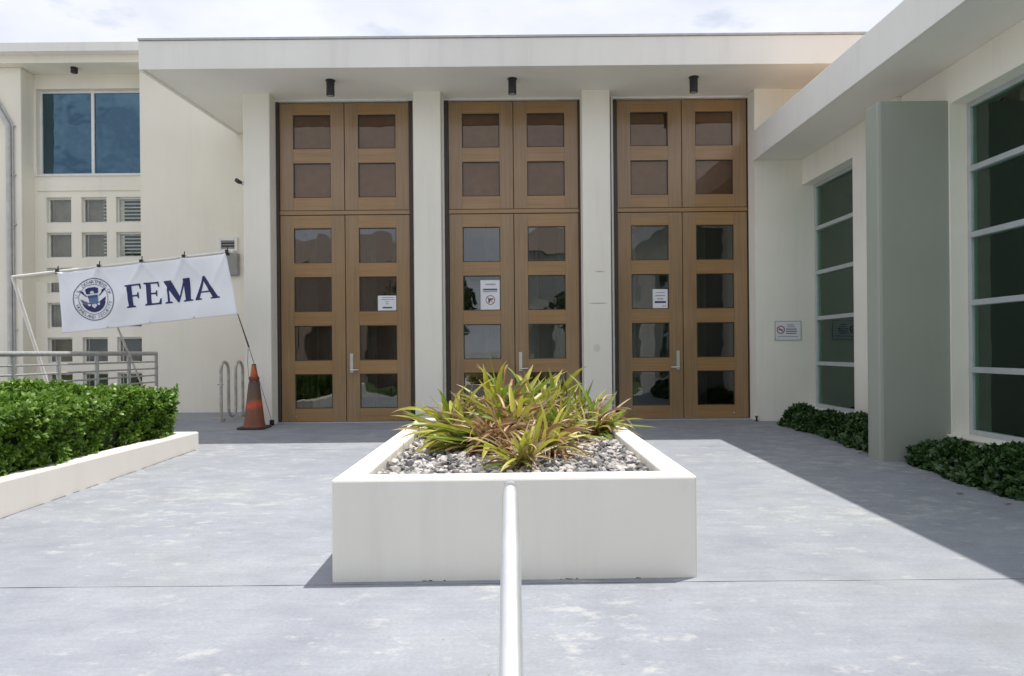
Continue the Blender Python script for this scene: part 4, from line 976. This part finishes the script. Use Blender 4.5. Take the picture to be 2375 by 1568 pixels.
poly([(c_.x + s_ * x, c_.z + s_ * z) for x, z in [(-0.68, 0.60), (0.60, -0.68), (0.68, -0.60), (-0.60, 0.68)]], INKR, t, 'slash', YG - 0.0028)
notice(1513, 671, 1548, 717, 'portrait white notice with one bold blue line on the right double door', [(0.22, 0.80, 0.14, 0.18, INKG), (0.18, 0.82, 0.29, 0.34, INKG), (0.30, 0.70, 0.46, 0.51, INKG), (0.14, 0.88, 0.60, 0.69, NAVY), (0.62, 0.88, 0.82, 0.86, INKG)])
YS = YC - 0.004
sg = thing('no_smoking_sign', at(1827, 788, YS), 'small white no-smoking sign with grey border on the right end wall', 'sign')
a_, b_ = at(1797, 746, YS), at(1856, 788, YS)
box('plate', a_.x, b_.x, YS - 0.008, YS - 0.001, b_.z, a_.z, PAPER, sg)
m = MB(); e_ = 0.008
m.box(a_.x - e_, a_.x, YS - 0.010, YS - 0.001, b_.z - e_, a_.z + e_).box(b_.x, b_.x + e_, YS - 0.010, YS - 0.001, b_.z - e_, a_.z + e_).box(a_.x, b_.x, YS - 0.010, YS - 0.001, a_.z, a_.z + e_).box(a_.x, b_.x, YS - 0.010, YS - 0.001, b_.z - e_, b_.z)
m.build('border', GREYBOX, sg)
c_ = at(1809.5, 765, YS); rr_ = 9.5 * YS / F
ring_mesh(c_, rr_ * 0.78, rr_, YS - 0.0105, INKR, sg)
poly([(c_.x + rr_ * x, c_.z + rr_ * z) for x, z in [(-0.6, -0.12), (0.55, -0.12), (0.55, 0.10), (-0.6, 0.10)]], INKD, sg, 'cigarette', YS - 0.0100)
poly([(c_.x + rr_ * x, c_.z + rr_ * z) for x, z in [(-0.64, 0.50), (0.50, -0.64), (0.64, -0.50), (-0.50, 0.64)]], INKR, sg, 'slash', YS - 0.0115)
for (v0, v1, u0, u1, mt) in ((752.5, 754.5, 1824, 1840, INKG), (757, 759, 1826, 1843, INKG), (762.5, 764.2, 1822, 1847, NAVY), (767.5, 769.2, 1822, 1848, NAVY), (772.5, 774.2, 1822, 1846, INKD), (780, 781.2, 1803, 1850, INKG)):
    flat('print_line', u0, v0, u1, v1, YS - 0.0088, mt, sg)
# door stop at the right column foot
p = at(1755, 968, 10.93)
ds = thing('door_stop', (p.x, 10.95, gz(10.95)), 'tiny black door stop at the foot of the right column', 'door stop')
MB().lathe((p.x, 10.95, gz(10.95)), [(0.03, 0.0), (0.03, 0.012), (0.014, 0.02), (0.014, 0.06), (0.022, 0.065), (0.022, 0.085)], 12).build('stop', BLACK, ds, smooth=True)

rf = random.Random(5); lm = strap_mesh('fallen_leaf', 0.055, 0.022, 0.25, 0.9, 0.6, ST_BRN, 4)
for i, (u, v, lab) in enumerate(((2218, 1146, 'tiny dry leaf alone on the shaded paving before the large-window hedge'), (2330, 1171, 'tiny dry leaf at the edge of the large-window hedge, far right'), (1990, 1053, 'tiny dry leaf on the paving left of the fin wall foot'))):
    a_, b_ = lev(u, v); y = (CAMZ + SLOPE * YD) * F / (b_ + SLOPE * F)
    o = link(bpy.data.objects.new('fallen_leaf', lm)); o.location = (a_ * y / F, y, gz(y) + 0.004); o.rotation_euler = (0, 0, rf.uniform(0, 6.3))
    tag(o, lab, 'leaf', 'fallen leaves by the right hedges')

# ------------------------------------------------------------------ across the street (seen in the door glass)
structure(MB().add([(-60, -60, -1.05), (60, -60, -1.05), (60, -13, -1.05), (-60, -13, -1.05)], [(0, 1, 2, 3)]).build('lawn', LAWN))
def house(x, y, w, h, wallm, roofm, label, arches, flatroof=False):
    r = thing('house', (x, y, -1.05), label, 'house'); z0 = -1.05
    mb = MB(); n = arches; bw = w / n; ow = bw * 0.55; oh = h * 0.45; x0 = x - w / 2
    for i in range(n):
        c = x0 + bw * (i + 0.5); a0, a1 = c - ow / 2, c + ow / 2
        mb.box(c - bw / 2, a0, y - 0.3, y, z0, z0 + h).box(a1, c + bw / 2, y - 0.3, y, z0, z0 + h)
        k = 8
        for j in range(k):
            t0_, t1_ = math.pi * j / k, math.pi * (j + 1) / k
            p0_, p1_ = (c - math.cos(t0_) * ow / 2, z0 + oh + math.sin(t0_) * ow / 2), (c - math.cos(t1_) * ow / 2, z0 + oh + math.sin(t1_) * ow / 2)
            mb.add([(p0_[0], y, p0_[1]), (p1_[0], y, p1_[1]), (p1_[0], y, z0 + h), (p0_[0], y, z0 + h)], [(3, 2, 1, 0)])
    mb.build('wall', wallm, r)
    MB().box(x0, x0 + w, y - 7, y - 1.6, z0, z0 + h).build('back_wall', INTER if False else wallm, r)
    if flatroof: MB().box(x0 - .4, x0 + w + .4, y - 7, y + .4, z0 + h, z0 + h + .4).build('roof', roofm, r)
    else: MB().add([(x0 - .5, y + .5, z0 + h), (x0 + w + .5, y + .5, z0 + h), (x0 + w + .5, y - 7, z0 + h), (x0 - .5, y - 7, z0 + h), (x0 + 2, y - 3.2, z0 + h + 2.6), (x0 + w - 2, y - 3.2, z0 + h + 2.6)], [(1, 0, 4, 5), (2, 1, 5), (3, 2, 5, 4), (0, 3, 4), (0, 1, 2, 3)]).build('roof', roofm, r)
house(-13, -20, 15, 7.5, TERRA, ROOFT, 'pink plaster arcaded house across the street, reflected in the door glass', 4)
house(9, -22, 16, 8.5, HOUSEW, ROOFT, 'white plaster arcaded house across the street, reflected in the door glass', 5)
def tree(x, y, h, r_, label, seed):
    t = thing('tree', (x, y, -1.05), label, 'tree', 'trees across the street'); rs = np.random.RandomState(seed)
    tm = MB().tube([(x, y, -1.1), (x + .1, y, h * .3 - 1), (x - .1, y + .1, h * .7 - 1)], [0.22, 0.16, 0.08], 8)
    for i in range(5): a_ = i * 1.3 + seed; tm.tube([(x, y, h * .4 - 1), (x + math.cos(a_) * r_ * .6, y + math.sin(a_) * r_ * .6, h * .75 - 1)], [0.09, 0.03], 6)
    tm.build('trunk', TRUNK, t)
    d = rs.normal(0, 1, (700, 3)); d /= np.linalg.norm(d, axis=1)[:, None]; rad = rs.rand(700, 1) ** 0.4
    P_ = np.array([x, y, h * .72 - 1]) + d * rad * np.array([r_, r_, h * .3]) * (1 + 0.25 * np.sin(d[:, :1] * 5 + seed))
    leaf_cloud('crown', P_, d, 0.34, 5, TREEL, t, seed)['kind'] = 'stuff'
for a_ in ((-3.5, -15, 7, 2.4, 'leafy green tree across the street in front of the pink house', 51), (4.5, -14.5, 6, 2.0, 'small leafy tree across the street in front of the white house', 52), (-22, -15, 8, 3, 'broad leafy tree at the far end of the pink house', 53), (17, -16, 8, 2.8, 'broad leafy tree beyond the white house', 54)): tree(*a_)
